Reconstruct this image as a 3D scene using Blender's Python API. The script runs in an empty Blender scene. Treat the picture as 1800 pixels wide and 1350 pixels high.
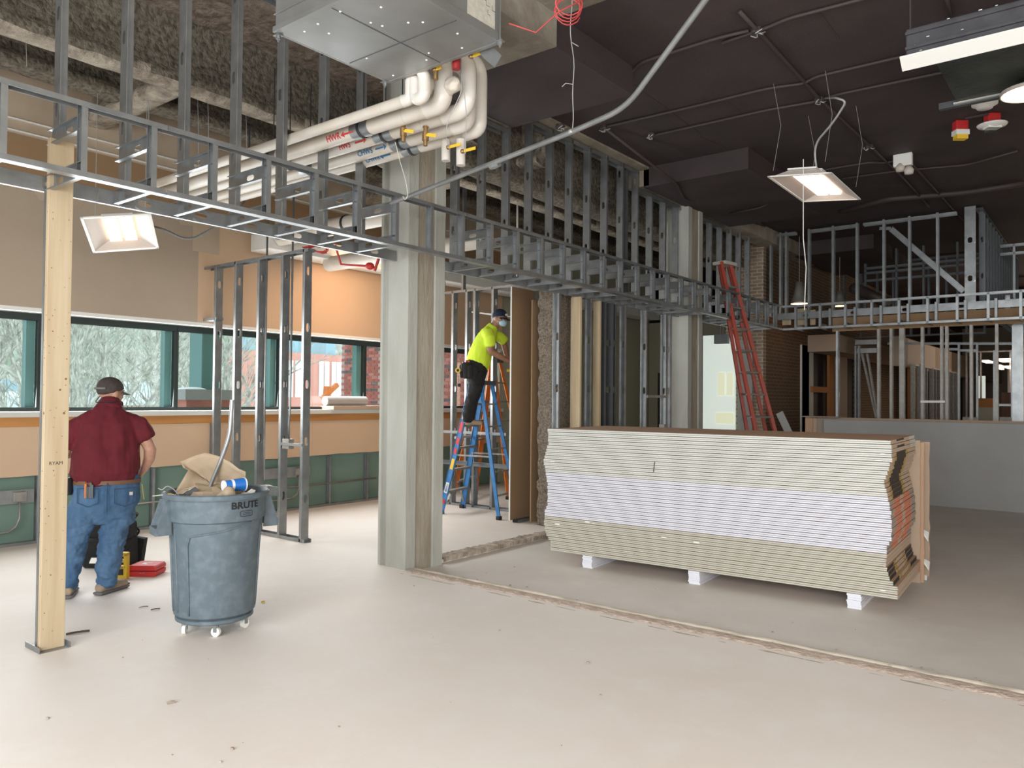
import bpy, bmesh, math, random
from mathutils import Vector as V, Matrix as Mx, noise as mnoise
PI = math.pi
rnd = random.Random(7)
C = bpy.context.scene.collection
SC = bpy.context.scene

# ------------------------------------------------------------------ camera
YAW, PITCH, ROLL, FPX, CH = 0.668504, 0.0191908, 0.0088995, 1350.7, 1.55
fw = V((-math.sin(YAW)*math.cos(PITCH), math.cos(YAW)*math.cos(PITCH), math.sin(PITCH)))
r0 = V((math.cos(YAW), math.sin(YAW), 0)); u0 = r0.cross(fw)
RT = r0*math.cos(ROLL)+u0*math.sin(ROLL); UP = -r0*math.sin(ROLL)+u0*math.cos(ROLL)
cam = bpy.data.cameras.new('camera'); cam.sensor_width = 36; cam.lens = FPX*36/1800
cam.clip_start = 0.05; cam.clip_end = 800
co = bpy.data.objects.new('camera', cam); C.objects.link(co)
m = Mx((RT, UP, -fw)).transposed().to_4x4(); m.translation = V((0, 0, CH)); co.matrix_world = m
SC.camera = co
def P(x, y, ax, v):
    """surveyed point: sight line of the photograph through (x, y) met with the real plane axis ax = v"""
    d = fw+RT*((x-900)/FPX)+UP*((675-y)/FPX)
    o = V((0, 0, CH)); return o+d*((v-o[ax])/d[ax])

# ------------------------------------------------------------------ view, world, big lights
SC.view_settings.view_transform = 'Standard'; SC.view_settings.look = 'None'
SC.view_settings.gamma = 1; SC.view_settings.use_curve_mapping = False
SC.view_settings.exposure = 0.56
w = bpy.data.worlds.new('overcast_sky'); SC.world = w; w.use_nodes = True
bg = w.node_tree.nodes['Background']; bg.inputs[0].default_value = (0.86, 0.94, 1.0, 1); bg.inputs[1].default_value = 1.3
SC.cycles.max_bounces = 6; SC.cycles.diffuse_bounces = 4; SC.cycles.glossy_bounces = 3
SC.cycles.sample_clamp_indirect = 4
def area(name, loc, target, sx, sy, power, col, spread=180):
    l = bpy.data.lights.new(name, 'AREA'); l.shape = 'RECTANGLE'; l.size = sx; l.size_y = sy
    l.energy = power; l.color = col; l.spread = math.radians(spread)
    o = bpy.data.objects.new(name, l); C.objects.link(o); o.location = loc
    o.rotation_euler = (V(target)-V(loc)).to_track_quat('-Z', 'Y').to_euler(); return o
area('storefront_daylight', (0.0, -2.6, 2.1), (-0.8, 6, 0.2), 9.0, 3.2, 560, (0.93, 0.97, 1.0))  # assumed glazing behind the camera, unseen; only its light is added
area('side_window_daylight', (5.6, 3.5, 1.9), (-4, 5.5, 0.8), 8.0, 2.6, 150, (1.0, 0.95, 0.9))  # assumed side window out of view, added as a light alone
area('window_band_daylight', (-8.98, 5.4, 1.9), (-4, 5.4, 1.1), 7.4, 1.0, 150, (0.92, 0.98, 1.0))  # extra area light added inside the window band to strengthen its daylight
area('window_bay_lamp', (-7.7, 7.0, 3.3), (-8.8, 6.9, 1.8), .6, .6, 15, (1.0, .66, .42))  # assumed lamp without any fixture, added to warm the tan wall
area('far_room_daylight', (1.2, 24, 2.2), (-3, 17, 1.5), 4, 2.4, 75, (1.0, 0.82, 0.62))  # added light with no visible source, brightens the dim far corridor

# ------------------------------------------------------------------ materials
def mat(name, col, rough=0.7, metal=0.0, col2=None, scale=6.0, detail=5, bump=0.0, bscale=None, emit=None, es=0, stretch=(1, 1, 1), spec=None, fac=(0.35, 0.65)):
    m = bpy.data.materials.new(name); m.use_nodes = True; nt = m.node_tree; b = nt.nodes['Principled BSDF']
    b.inputs['Base Color'].default_value = (*col, 1); b.inputs['Roughness'].default_value = rough; b.inputs['Metallic'].default_value = metal
    if spec is not None: b.inputs['Specular IOR Level'].default_value = spec
    if col2 or bump:
        tc = nt.nodes.new('ShaderNodeTexCoord'); mp = nt.nodes.new('ShaderNodeMapping'); mp.inputs['Scale'].default_value = stretch
        nt.links.new(tc.outputs['Object'], mp.inputs[0])
    if col2:
        n = nt.nodes.new('ShaderNodeTexNoise'); n.inputs['Scale'].default_value = scale; n.inputs['Detail'].default_value = detail
        r = nt.nodes.new('ShaderNodeValToRGB'); r.color_ramp.elements[0].position = fac[0]; r.color_ramp.elements[1].position = fac[1]
        r.color_ramp.elements[0].color = (*col, 1); r.color_ramp.elements[1].color = (*col2, 1)
        nt.links.new(mp.outputs[0], n.inputs['Vector']); nt.links.new(n.outputs[0], r.inputs[0]); nt.links.new(r.outputs[0], b.inputs['Base Color'])
    if bump:
        n2 = nt.nodes.new('ShaderNodeTexNoise'); n2.inputs['Scale'].default_value = bscale or scale*4; n2.inputs['Detail'].default_value = 8
        bp = nt.nodes.new('ShaderNodeBump'); bp.inputs['Strength'].default_value = min(bump, 1); bp.inputs['Distance'].default_value = 0.02*max(1, bump)
        nt.links.new(mp.outputs[0], n2.inputs['Vector']); nt.links.new(n2.outputs[0], bp.inputs['Height']); nt.links.new(bp.outputs[0], b.inputs['Normal'])
    if emit: b.inputs['Emission Color'].default_value = (*emit, 1); b.inputs['Emission Strength'].default_value = es
    return m
def wood(name, c1, c2, axis='z', sc=14):
    st = {'z': (1, 1, .07), 'y': (1, .07, 1), 'x': (.07, 1, 1)}[axis]
    return mat(name, c1, 0.6, 0, c2, sc, 6, 0.08, sc*3, stretch=st)
def floor_mat(name, a, b, c, sc=0.9):
    m = mat(name, a, 0.62, 0, b, sc, 8, 0.025, 40, fac=(0.3, 0.7)); nt = m.node_tree; bs = nt.nodes['Principled BSDF']
    old = bs.inputs['Base Color'].links[0].from_socket; mp = [n for n in nt.nodes if n.type == 'MAPPING'][0]
    n = nt.nodes.new('ShaderNodeTexNoise'); n.inputs['Scale'].default_value = 3.3; n.inputs['Detail'].default_value = 10; n.inputs['Roughness'].default_value = .7
    r = nt.nodes.new('ShaderNodeValToRGB'); r.color_ramp.elements[0].position = .5; r.color_ramp.elements[1].position = .75
    r.color_ramp.elements[0].color = (0, 0, 0, 1); r.color_ramp.elements[1].color = (.55, .55, .55, 1)
    mx = nt.nodes.new('ShaderNodeMix'); mx.data_type = 'RGBA'; mx.inputs['B'].default_value = (*c, 1)
    nt.links.new(mp.outputs[0], n.inputs['Vector']); nt.links.new(n.outputs[0], r.inputs[0]); nt.links.new(r.outputs[0], mx.inputs['Factor'])
    nt.links.new(old, mx.inputs['A']); nt.links.new(mx.outputs['Result'], bs.inputs['Base Color']); return m
M = dict(
 steel=mat('galvanised_steel', (.36, .37, .375), .38, .75, (.26, .27, .275), 5, 4, .05, 40),
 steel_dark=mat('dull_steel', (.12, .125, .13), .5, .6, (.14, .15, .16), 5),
 sheet=mat('duct_sheet_metal', (.34, .345, .34), .40, .6, (.26, .26, .25), 2.2, 6, .10, 3),
 floor=floor_mat('dusty_concrete', (.80, .735, .68), (.76, .67, .60), (.82, .79, .76)),
 floor2=floor_mat('stripped_concrete', (.68, .63, .58), (.60, .54, .485), (.74, .68, .62)),
 joint=mat('broken_mortar', (.50, .42, .34), .9, 0, (.26, .20, .16), 9, 8, .9, 30),
 concrete=mat('painted_concrete', (.43, .43, .39), .8, 0, (.36, .35, .31), 4, 8, .35, 22, stretch=(1, 1, .3)),
 concrete2=mat('bare_concrete', (.36, .32, .26), .9, 0, (.24, .20, .15), 4, 9, .6, 22, stretch=(1, 1, .3)),
 rawslab=mat('raw_slab', (.34, .31, .26), .9, 0, (.17, .14, .11), 2.2, 9, .5, 14),
 dark=mat('dark_ceiling_paint', (.054, .037, .037), .75, 0, (.040, .028, .029), 2.0, 6, .12, 30),
 darkpipe=mat('dark_painted_conduit', (.050, .036, .036), .6),
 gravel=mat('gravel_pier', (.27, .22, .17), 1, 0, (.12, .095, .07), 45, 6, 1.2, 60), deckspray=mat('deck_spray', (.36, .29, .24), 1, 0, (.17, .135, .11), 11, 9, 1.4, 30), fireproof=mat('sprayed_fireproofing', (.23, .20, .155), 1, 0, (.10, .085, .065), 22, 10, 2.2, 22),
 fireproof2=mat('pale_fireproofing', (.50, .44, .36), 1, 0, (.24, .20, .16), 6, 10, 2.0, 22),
 tan=mat('tan_wall_paint', (.62, .44, .295), .72, 0, (.59, .41, .275), 1.2),
 taupe=mat('taupe_joint_compound', (.42, .33, .24), .85, 0, (.50, .40, .30), 2),
 kraft_dark=mat('brown_board_paper', (.31, .19, .10), .9, 0, (.30, .195, .11), 3, 5, .05, 20),
 green=mat('green_gypsum', (.135, .215, .175), .85, 0, (.17, .25, .205), 1.6, 7),
 sill=wood('orange_oak', (.52, .24, .07), (.40, .17, .045), 'y', 9),
 stoolcap=mat('grey_sill', (.62, .62, .58), .6),
 winframe=mat('black_green_frame', (.012, .02, .018), .45),
 teal=mat('teal_frame', (.10, .22, .21), .5),
 glass=None,
 pine=wood('pine_lumber', (.55, .44, .295), (.46, .345, .21)), knot=mat('pine_knot', (.22, .11, .05), .8),
 white=mat('white_paint', (.80, .79, .75), .5), offwhite=mat('pvc_jacket', (.60, .55, .49), .42, 0, (.53, .46, .38), 3, 7),
 pvc=mat('glossy_pvc_fitting', (.70, .66, .61), .25, 0, (.62, .57, .51), 3),
 black=mat('black_rubber', (.015, .015, .016), .6), blackfab=mat('black_fabric', (.010, .010, .011), .95, 0, (.018, .017, .016), 12, 5, .3, 60),
 brass=mat('brass', (.35, .22, .10), .4, .8), copper=mat('copper_red', (.30, .08, .05), .5, .5), yellow=mat('yellow_plastic', (.80, .52, .04), .5),
 red=mat('red_plastic', (.55, .03, .03), .45), reddark=mat('oxblood', (.28, .02, .02), .5), blue=mat('blue_fibreglass', (.03, .16, .42), .45, 0, (.05, .22, .50), 12),
 orange=mat('orange_fibreglass', (.75, .20, .03), .5, 0, (.62, .15, .02), 12), redglass=mat('red_fibreglass', (.36, .058, .034), .5, 0, (.33, .05, .03), 14),
 alu=mat('aluminium', (.36, .34, .31), .5, .5, (.27, .25, .23), 12), bucket=mat('grey_bin_plastic', (.098, .130, .153), .55, 0, (.155, .192, .218), 16, 12, .05, 30, fac=(.45, .8)),
 kraft=mat('kraft_paper', (.42, .33, .23), .9, 0, (.36, .27, .18), 4), gypedge=mat('ivory_board_edge', (.65, .65, .605), .8, 0, (.62, .62, .575), 9, 6, stretch=(.1, 1, 1)),
 gypwhite=mat('white_board_edge', (.71, .71, .77), .75, 0, (.68, .68, .74), 9, 6, stretch=(.1, 1, 1)), gypgrey=mat('cream_board_edge', (.53, .51, .435), .8, 0, (.50, .48, .405), 9, 6, stretch=(.1, 1, 1)),
 gyptop=mat('brown_face_paper', (.52, .34, .22), .85, 0, (.48, .30, .19), 2), greyboard=mat('grey_board_face', (.34, .335, .33), .8, 0, (.31, .30, .29), 1.5),
 tape_black=mat('black_end_tape', (.035, .025, .02), .7), tape_gold=mat('gold_end_tape', (.40, .26, .07), .7), tape_orange=mat('orange_end_tape', (.58, .20, .12), .7), tape_grey=mat('grey_end_tape', (.33, .27, .22), .8), tape_tan=mat('tan_end_tape', (.46, .34, .25), .8),
 skin=mat('skin', (.47, .26, .18), .5, 0, (.40, .20, .14), 25), skin2=mat('skin_brown', (.36, .19, .12), .5, 0, (.30, .15, .09), 25), hair=mat('dark_hair', (.03, .02, .015), .9),
 maroon=mat('maroon_cotton', (.125, .008, .016), .9, 0, (.10, .006, .012), 14, 5, .15, 90), denim=mat('blue_denim', (.045, .105, .20), .9, 0, (.085, .16, .27), 9, 10, .2, 120, stretch=(1, 1, .35)),
 denim_dark=mat('denim_seam', (.03, .07, .14), .9), neon=mat('neon_yellow_cotton', (.66, .86, .05), .85, 0, (.60, .80, .04), 9, 4, .08, 60),
 boot=mat('tan_boot', (.34, .26, .18), .8, 0, (.24, .18, .13), 14), sole=mat('grey_sole', (.13, .12, .12), .8), cap=mat('brown_cap', (.065, .05, .042), .85, 0, (.045, .035, .03), 30),
 grey=mat('grey_fabric', (.16, .16, .15), .8), navy=mat('navy_cap', (.010, .018, .045), .85), mask=mat('blue_mask', (.42, .68, .80), .8), leather=mat('leather_belt', (.16, .08, .04), .6),
 cup=mat('blue_cup', (.02, .16, .55), .4), cupwhite=mat('white_cup', (.8, .8, .8), .4), snow=mat('snow', (.82, .86, .90), .8), roofsnow=mat('snowy_roof', (.70, .80, .86), .8),
 bark=mat('pale_bark', (.72, .74, .66), .9, 0, (.34, .33, .28), 5), hill=mat('winter_hillside', (.62, .64, .58), 1, 0, (.50, .55, .48), .05, 8),  # distance haze is put into the colour: hill and forest tones are paled
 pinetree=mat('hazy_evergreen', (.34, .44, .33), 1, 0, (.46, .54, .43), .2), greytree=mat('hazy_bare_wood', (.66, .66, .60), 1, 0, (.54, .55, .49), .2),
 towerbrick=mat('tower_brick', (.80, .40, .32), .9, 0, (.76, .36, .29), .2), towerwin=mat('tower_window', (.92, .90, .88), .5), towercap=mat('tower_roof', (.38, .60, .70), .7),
 brickred=mat('red_brick', (.42, .12, .09), .9, 0, (.30, .09, .07), 6, 6, .4, 40), brickpink=mat('pink_brick', (.50, .20, .16), .9, 0, (.40, .14, .11), 6), brickdark=mat('dark_brick', (.14, .10, .10), .9), mortar=mat('mortar', (.46, .34, .30), .95),
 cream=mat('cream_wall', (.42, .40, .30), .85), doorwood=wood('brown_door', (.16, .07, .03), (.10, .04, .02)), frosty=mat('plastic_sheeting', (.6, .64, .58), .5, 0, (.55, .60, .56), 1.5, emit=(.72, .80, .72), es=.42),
 lamp=mat('lamp_lens', (1, .9, .8), .4, emit=(1.0, .70, .46), es=1.7), lampw=mat('lamp_lens_pink', (1, .9, .85), .4, emit=(1.0, .76, .62), es=2.2), housing=mat('white_fixture_enamel', (.62, .55, .50), .45),
 lampsmall=mat('warm_bulb', (1, .8, .5), .4, emit=(1.0, .55, .25), es=4), wire=mat('grey_wire', (.40, .40, .40), .5, .4), wirered=mat('red_wire', (.40, .04, .04), .5), tarp=mat('black_membrane', (.016, .020, .018), .35, 0, (.05, .058, .05), 3, 8, .3, 20),
 duct=mat('charcoal_painted_duct', (.052, .050, .058), .5, 0, (.075, .073, .08), 8), debris=mat('dark_scrap', (.10, .07, .05), .9), label=mat('paper_label', (.55, .52, .45), .8, 0, (.45, .42, .37), 40), ink=mat('black_ink', (.012, .012, .014), .7),
 inkred=mat('red_ink', (.55, .03, .03), .7), inkblue=mat('blue_ink', (.02, .16, .36), .7), tanbulk=mat('beige_gypsum', (.48, .37, .28), .85), board_warm=mat('orange_plywood', (.42, .16, .04), .7), pinkboard=mat('pink_white_gypsum', (.70, .58, .52), .8),
)
gm = bpy.data.materials.new('window_glass'); gm.use_nodes = True; nt = gm.node_tree; nt.nodes.clear()
o_ = nt.nodes.new('ShaderNodeOutputMaterial'); mxs = nt.nodes.new('ShaderNodeMixShader'); tr = nt.nodes.new('ShaderNodeBsdfTransparent'); gl = nt.nodes.new('ShaderNodeBsdfGlossy')
tr.inputs[0].default_value = (.93, .97, .95, 1); gl.inputs['Roughness'].default_value = .03; mxs.inputs[0].default_value = .05
nt.links.new(tr.outputs[0], mxs.inputs[1]); nt.links.new(gl.outputs[0], mxs.inputs[2]); nt.links.new(mxs.outputs[0], o_.inputs[0]); M['glass'] = gm
def brick_mat(name, a, b, mo, sc, rot=False):
    m = bpy.data.materials.new(name); m.use_nodes = True; nt = m.node_tree; bs = nt.nodes['Principled BSDF']; bs.inputs['Roughness'].default_value = .9
    tc = nt.nodes.new('ShaderNodeTexCoord'); sp = nt.nodes.new('ShaderNodeSeparateXYZ'); cb = nt.nodes.new('ShaderNodeCombineXYZ'); br = nt.nodes.new('ShaderNodeTexBrick')
    nt.links.new(tc.outputs['Object'], sp.inputs[0]); nt.links.new(sp.outputs[1 if rot else 0], cb.inputs[0]); nt.links.new(sp.outputs[2], cb.inputs[1]); nt.links.new(cb.outputs[0], br.inputs['Vector'])
    br.inputs['Color1'].default_value = (*a, 1); br.inputs['Color2'].default_value = (*b, 1); br.inputs['Mortar'].default_value = (*mo, 1)
    br.inputs['Scale'].default_value = sc; br.inputs['Mortar Size'].default_value = .01; br.inputs['Brick Width'].default_value = .2; br.inputs['Row Height'].default_value = .0677
    nt.links.new(br.outputs[0], bs.inputs['Base Color'])
    bp = nt.nodes.new('ShaderNodeBump'); bp.invert = True; bp.inputs['Distance'].default_value = .01; nt.links.new(br.outputs['Fac'], bp.inputs['Height']); nt.links.new(bp.outputs[0], bs.inputs['Normal'])
    return m
M['farbrick'] = brick_mat('brown_far_brick', (.13, .078, .046), (.10, .06, .034), (.19, .13, .085), 1, True)
M['lightbrick'] = brick_mat('tan_far_brick', (.30, .22, .16), (.24, .17, .12), (.45, .38, .30), 1, False)

# ------------------------------------------------------------------ mesh helpers
class MB:
    def __init__(s): s.v = []; s.f = []
    def add(s, vs, fs):
        n = len(s.v); s.v += [tuple(v) for v in vs]; s.f += [tuple(i+n for i in f) for f in fs]; return s
    def box(s, a, b):
        (x0, y0, z0), (x1, y1, z1) = a, b
        return s.add([(x0, y0, z0), (x1, y0, z0), (x1, y1, z0), (x0, y1, z0), (x0, y0, z1), (x1, y0, z1), (x1, y1, z1), (x0, y1, z1)],
                     [(0, 3, 2, 1), (4, 5, 6, 7), (0, 1, 5, 4), (1, 2, 6, 5), (2, 3, 7, 6), (3, 0, 4, 7)])
    def bar(s, p, q, wd, ht, side=(0, 0, 1)):
        """box from p to q, ht along 'side' direction, wd across"""
        p, q = V(p), V(q); t = (q-p).normalized(); sd = V(side); sd = (sd-t*sd.dot(t)).normalized(); c = t.cross(sd)
        a, b = c*(wd/2), sd*(ht/2); vs = [p-a-b, p+a-b, p+a+b, p-a+b, q-a-b, q+a-b, q+a+b, q-a+b]
        return s.add(vs, [(0, 3, 2, 1), (4, 5, 6, 7), (0, 1, 5, 4), (1, 2, 6, 5), (2, 3, 7, 6), (3, 0, 4, 7)])
    def tube(s, pts, r, n=8, caps=True, rr=None):
        pts = [V(p) for p in pts]; k = len(pts); ref = None; rings = []
        for i, p in enumerate(pts):
            t = ((pts[min(i+1, k-1)]-p).normalized()+(p-pts[max(i-1, 0)]).normalized()).normalized()
            if ref is None:
                ref = V((0, 0, 1)) if abs(t.z) < .9 else V((1, 0, 0))
            ref = (ref-t*ref.dot(t)).normalized(); c = t.cross(ref); rad = rr[i] if rr else r
            rings.append([p+(ref*math.cos(2*PI*j/n)+c*math.sin(2*PI*j/n))*rad for j in range(n)])
        vs = [v for rg in rings for v in rg]; fs = []
        for i in range(k-1):
            for j in range(n): fs.append((i*n+j, i*n+(j+1) % n, (i+1)*n+(j+1) % n, (i+1)*n+j))
        if caps: fs.append(tuple(range(n))[::-1]); fs.append(tuple((k-1)*n+j for j in range(n)))
        return s.add(vs, fs)
    def lathe(s, prof, n=24, c=(0, 0, 0), axis='z', sx=1, sy=1):
        vs = []; c = V(c)
        for r, z in prof:
            for j in range(n):
                a = 2*PI*j/n; p = (r*sx*math.cos(a), r*sy*math.sin(a), z)
                if axis == 'x': p = (z, r*math.cos(a), r*math.sin(a))
                if axis == 'y': p = (r*math.sin(a), z, r*math.cos(a))
                vs.append(V(p)+c)
        fs = [(i*n+j, i*n+(j+1) % n, (i+1)*n+(j+1) % n, (i+1)*n+j) for i in range(len(prof)-1) for j in range(n)]
        if prof[0][0] > 1e-6: fs.append(tuple(range(n))[::-1])
        if prof[-1][0] > 1e-6: fs.append(tuple((len(prof)-1)*n+j for j in range(n)))
        return s.add(vs, fs)
    def prism(s, poly, z0, z1, f=None):
        """polygon (x,y) between z0 and z1, mapped through f if given"""
        n = len(poly); vs = [(x, y, z0) for x, y in poly]+[(x, y, z1) for x, y in poly]
        if f: vs = [f(*v) for v in vs]
        return s.add(vs, [tuple(range(n))[::-1], tuple(range(n, 2*n))]+[(i, (i+1) % n, n+(i+1) % n, n+i) for i in range(n)])
    def loft(s, pts, rad, ref=(0, 0, 1), n=16):
        """rounded closed body through pts with ellipse radii (a along ref, b across)"""
        pts = [V(p) for p in pts]; k = len(pts); rings = []; R = V(ref)
        for i, p in enumerate(pts):
            t = (pts[min(i+1, k-1)]-pts[max(i-1, 0)]).normalized(); a_ = (R-t*R.dot(t)).normalized(); c = t.cross(a_)
            ra, rb = rad[i] if isinstance(rad[i], tuple) else (rad[i], rad[i])
            if i == 0:
                for q in (.35, .8): rings.append([p-t*min(ra, rb)*(1-q)*.8+(a_*math.cos(2*PI*j/n)*ra+c*math.sin(2*PI*j/n)*rb)*math.sqrt(1-(1-q)**2)*1.0 for j in range(n)])
            rings.append([p+a_*math.cos(2*PI*j/n)*ra+c*math.sin(2*PI*j/n)*rb for j in range(n)])
            if i == k-1:
                for q in (.8, .35): rings.append([p+t*min(ra, rb)*(1-q)*.8+(a_*math.cos(2*PI*j/n)*ra+c*math.sin(2*PI*j/n)*rb)*math.sqrt(1-(1-q)**2) for j in range(n)])
        vs = [v for rg in rings for v in rg]; kk = len(rings)
        fs = [(i*n+j, i*n+(j+1) % n, (i+1)*n+(j+1) % n, (i+1)*n+j) for i in range(kk-1) for j in range(n)]
        fs += [tuple(range(n))[::-1], tuple((kk-1)*n+j for j in range(n))]
        return s.add(vs, fs)
    def ball(s, c, r, n=12, mtx=None):
        rx, ry, rz = r if isinstance(r, tuple) else (r, r, r); prof = [(math.sin(PI*i/n), -math.cos(PI*i/n)) for i in range(n+1)]
        vs = []; c = V(c)
        for a, z in prof:
            for j in range(n*2):
                p = V((a*rx*math.cos(PI*j/n), a*ry*math.sin(PI*j/n), z*rz)); vs.append((mtx @ p if mtx else p)+c)
        N = n*2; return s.add(vs, [(i*N+j, i*N+(j+1) % N, (i+1)*N+(j+1) % N, (i+1)*N+j) for i in range(n) for j in range(N)])
    def mesh(s, name, mt, smooth=False):
        me = bpy.data.meshes.new(name); me.from_pydata(s.v, [], s.f); me.update()
        b = bmesh.new(); b.from_mesh(me); bmesh.ops.remove_doubles(b, verts=b.verts, dist=1e-6); bmesh.ops.recalc_face_normals(b, faces=b.faces); b.to_mesh(me); b.free()
        if mt: me.materials.append(mt)
        if smooth:
            for p in me.polygons: p.use_smooth = True
        return me
def tag(o, label=None, cat=None, group=None, kind=None):
    if label: o['label'] = label
    if cat: o['category'] = cat
    if group: o['group'] = group
    if kind: o['kind'] = kind
    return o
def link(name, me, parent=None, mw=None, **k):
    o = bpy.data.objects.new(name, me); C.objects.link(o)
    if mw is not None: o.matrix_world = mw
    if parent is not None:
        o.parent = parent; o.matrix_parent_inverse = parent.matrix_world.inverted()
    return tag(o, **k)
def obj(name, mb, mt, parent=None, smooth=False, **k):
    o = link(name, mb.mesh(name, M[mt] if isinstance(mt, str) else mt, smooth), parent, **k)
    if smooth == 'auto':
        o.data.set_sharp_from_angle(angle=math.radians(35))
    return o
def bevel(o, wd=.004, seg=2):
    b = o.modifiers.new('bevel', 'BEVEL'); b.width = wd; b.segments = seg; b.limit_method = 'ANGLE'; return o
def thing(name, loc, label, cat, group=None, rz=0):
    o = bpy.data.objects.new(name, None); C.objects.link(o); o.matrix_world = Mx.Translation(V(loc)) @ Mx.Rotation(rz, 4, 'Z'); o.empty_display_size = .1
    return tag(o, label, cat, group)
def struct(name, mb, mt, parent=None, **k): return obj(name, mb, mt, parent, kind='structure' if parent is None else None, **k)
def frame(o, zd, yd):
    z = V(zd).normalized(); y = V(yd); y = (y-z*y.dot(z)).normalized(); x = y.cross(z)
    m = Mx((x, y, z)).transposed().to_4x4(); m.translation = V(o); return m
def fbm(p, s, o=4):
    p = V(p)*s; return mnoise.fractal(p, 1.0, 2.0, o)

# steel members: web lies in local plane x=0 (wd along y), flanges toward +x, length along +z
_cache = {}
def channel_mesh(L, wd=.092, fl=.035, lip=.007, holes=(), mt='steel', pressed=False):
    key = (round(L, 2), wd, fl, lip, tuple(round(h, 2) for h in holes), mt, pressed)
    if key in _cache: return _cache[key]
    mb = MB(); h = wd/2; zs = [0]; hw = .019*(wd/.092); hh = .045
    for z in holes:
        if z-hh > zs[-1]+.02 and z+hh < L-.02:
            z0, z1 = z-hh*1.4, z+hh*1.4
            mb.add([(0, -h, zs[-1]), (0, h, zs[-1]), (0, h, z0), (0, -h, z0)], [(0, 1, 2, 3)])
            ring = [(-hw*.5, -hh), (hw*.5, -hh), (hw, -hh*.6), (hw, hh*.6), (hw*.5, hh), (-hw*.5, hh), (-hw, hh*.6), (-hw, -hh*.6)]
            out = [(-h*.5, -hh*1.4), (h*.5, -hh*1.4), (h, -hh*.6), (h, hh*.6), (h*.5, hh*1.4), (-h*.5, hh*1.4), (-h, hh*.6), (-h, -hh*.6)]
            vs = [(0, y, z+q) for y, q in ring]+[(0, y, z+q) for y, q in out]
            fs = [(i, (i+1) % 8, 8+(i+1) % 8, 8+i) for i in range(8)]
            cs = [(-h, -hh*1.4), (h, -hh*1.4), (h, hh*1.4), (-h, hh*1.4)]; vs += [(0, y, z+q) for y, q in cs]
            fs += [(16, 8, 15), (17, 10, 9), (18, 12, 11), (19, 14, 13)]
            mb.add(vs, fs); zs.append(z1)
    mb.add([(0, -h, zs[-1]), (0, h, zs[-1]), (0, h, L), (0, -h, L)], [(0, 1, 2, 3)])
    for sgn in (-1, 1):
        y = h*sgn; mb.add([(0, y, 0), (0, y, L), (fl, y, L), (fl, y, 0)], [(0, 1, 2, 3)])
        if lip: mb.add([(fl, y, 0), (fl, y, L), (fl, y-lip*sgn, L), (fl, y-lip*sgn, 0)], [(0, 1, 2, 3)])
    me = bpy.data.meshes.new('member'); me.from_pydata(mb.v, [], mb.f); me.update()
    b = bmesh.new(); b.from_mesh(me); bmesh.ops.remove_doubles(b, verts=b.verts, dist=1e-5)
    bmesh.ops.recalc_face_normals(b, faces=b.faces); bmesh.ops.solidify(b, geom=b.faces[:], thickness=.0014); b.to_mesh(me); b.free()
    me.materials.append(M[mt]); _cache[key] = me; return me
def member(name, parent, p, q, web, fldir=None, wd=.092, fl=.035, lip=.007, hole=None, mt='steel', **k):
    """steel channel from p to q; web = direction the web is wide in; fldir = way the flanges point"""
    p, q = V(p), V(q); L = (q-p).length; z = (q-p)/L; y = V(web); x = y.cross(z)
    if fldir is not None and x.dot(V(fldir)) < 0: y = -y
    holes = []
    if hole:
        h = hole[0]
        while h < L-.08: holes.append(h); h += hole[1]
    return link(name, channel_mesh(L, wd, fl, lip, holes, mt), parent, frame(p, z, y), **k)
def text_mb(s, size, ext=.002, cuts=0):
    cu = bpy.data.curves.new('t', 'FONT'); cu.body = s; cu.size = size; cu.align_x = 'CENTER'; cu.align_y = 'CENTER'; cu.resolution_u = 2
    o = bpy.data.objects.new('t', cu); C.objects.link(o); dg = bpy.context.evaluated_depsgraph_get()
    me = bpy.data.meshes.new_from_object(o.evaluated_get(dg)); vs = [v.co.copy() for v in me.vertices]; fs = [tuple(p.vertices) for p in me.polygons]
    bpy.data.objects.remove(o); bpy.data.meshes.remove(me)
    if cuts:
        b_ = bmesh.new(); vv = [b_.verts.new(v) for v in vs]
        for f_ in fs:
            try: b_.faces.new([vv[i] for i in f_])
            except ValueError: pass
        bmesh.ops.triangulate(b_, faces=b_.faces[:])
        for _ in range(cuts):
            lg = [e for e in b_.edges if e.calc_length() > .012]
            if lg: bmesh.ops.subdivide_edges(b_, edges=lg, cuts=1); bmesh.ops.triangulate(b_, faces=b_.faces[:])
        b_.verts.index_update(); vs = [v.co.copy() for v in b_.verts]; fs = [tuple(v.index for v in f.verts) for f in b_.faces]; b_.free()
    mb = MB(); mb.add(vs, fs); return mb
def put(mb, f):
    r = MB(); r.v = [tuple(f(V(v))) for v in mb.v]; r.f = mb.f; return r
def raw(name, mb, mt, parent, **k):
    me = bpy.data.meshes.new(name); me.from_pydata(mb.v, [], mb.f); me.materials.append(M[mt]); return link(name, me, parent, **k)
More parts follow.
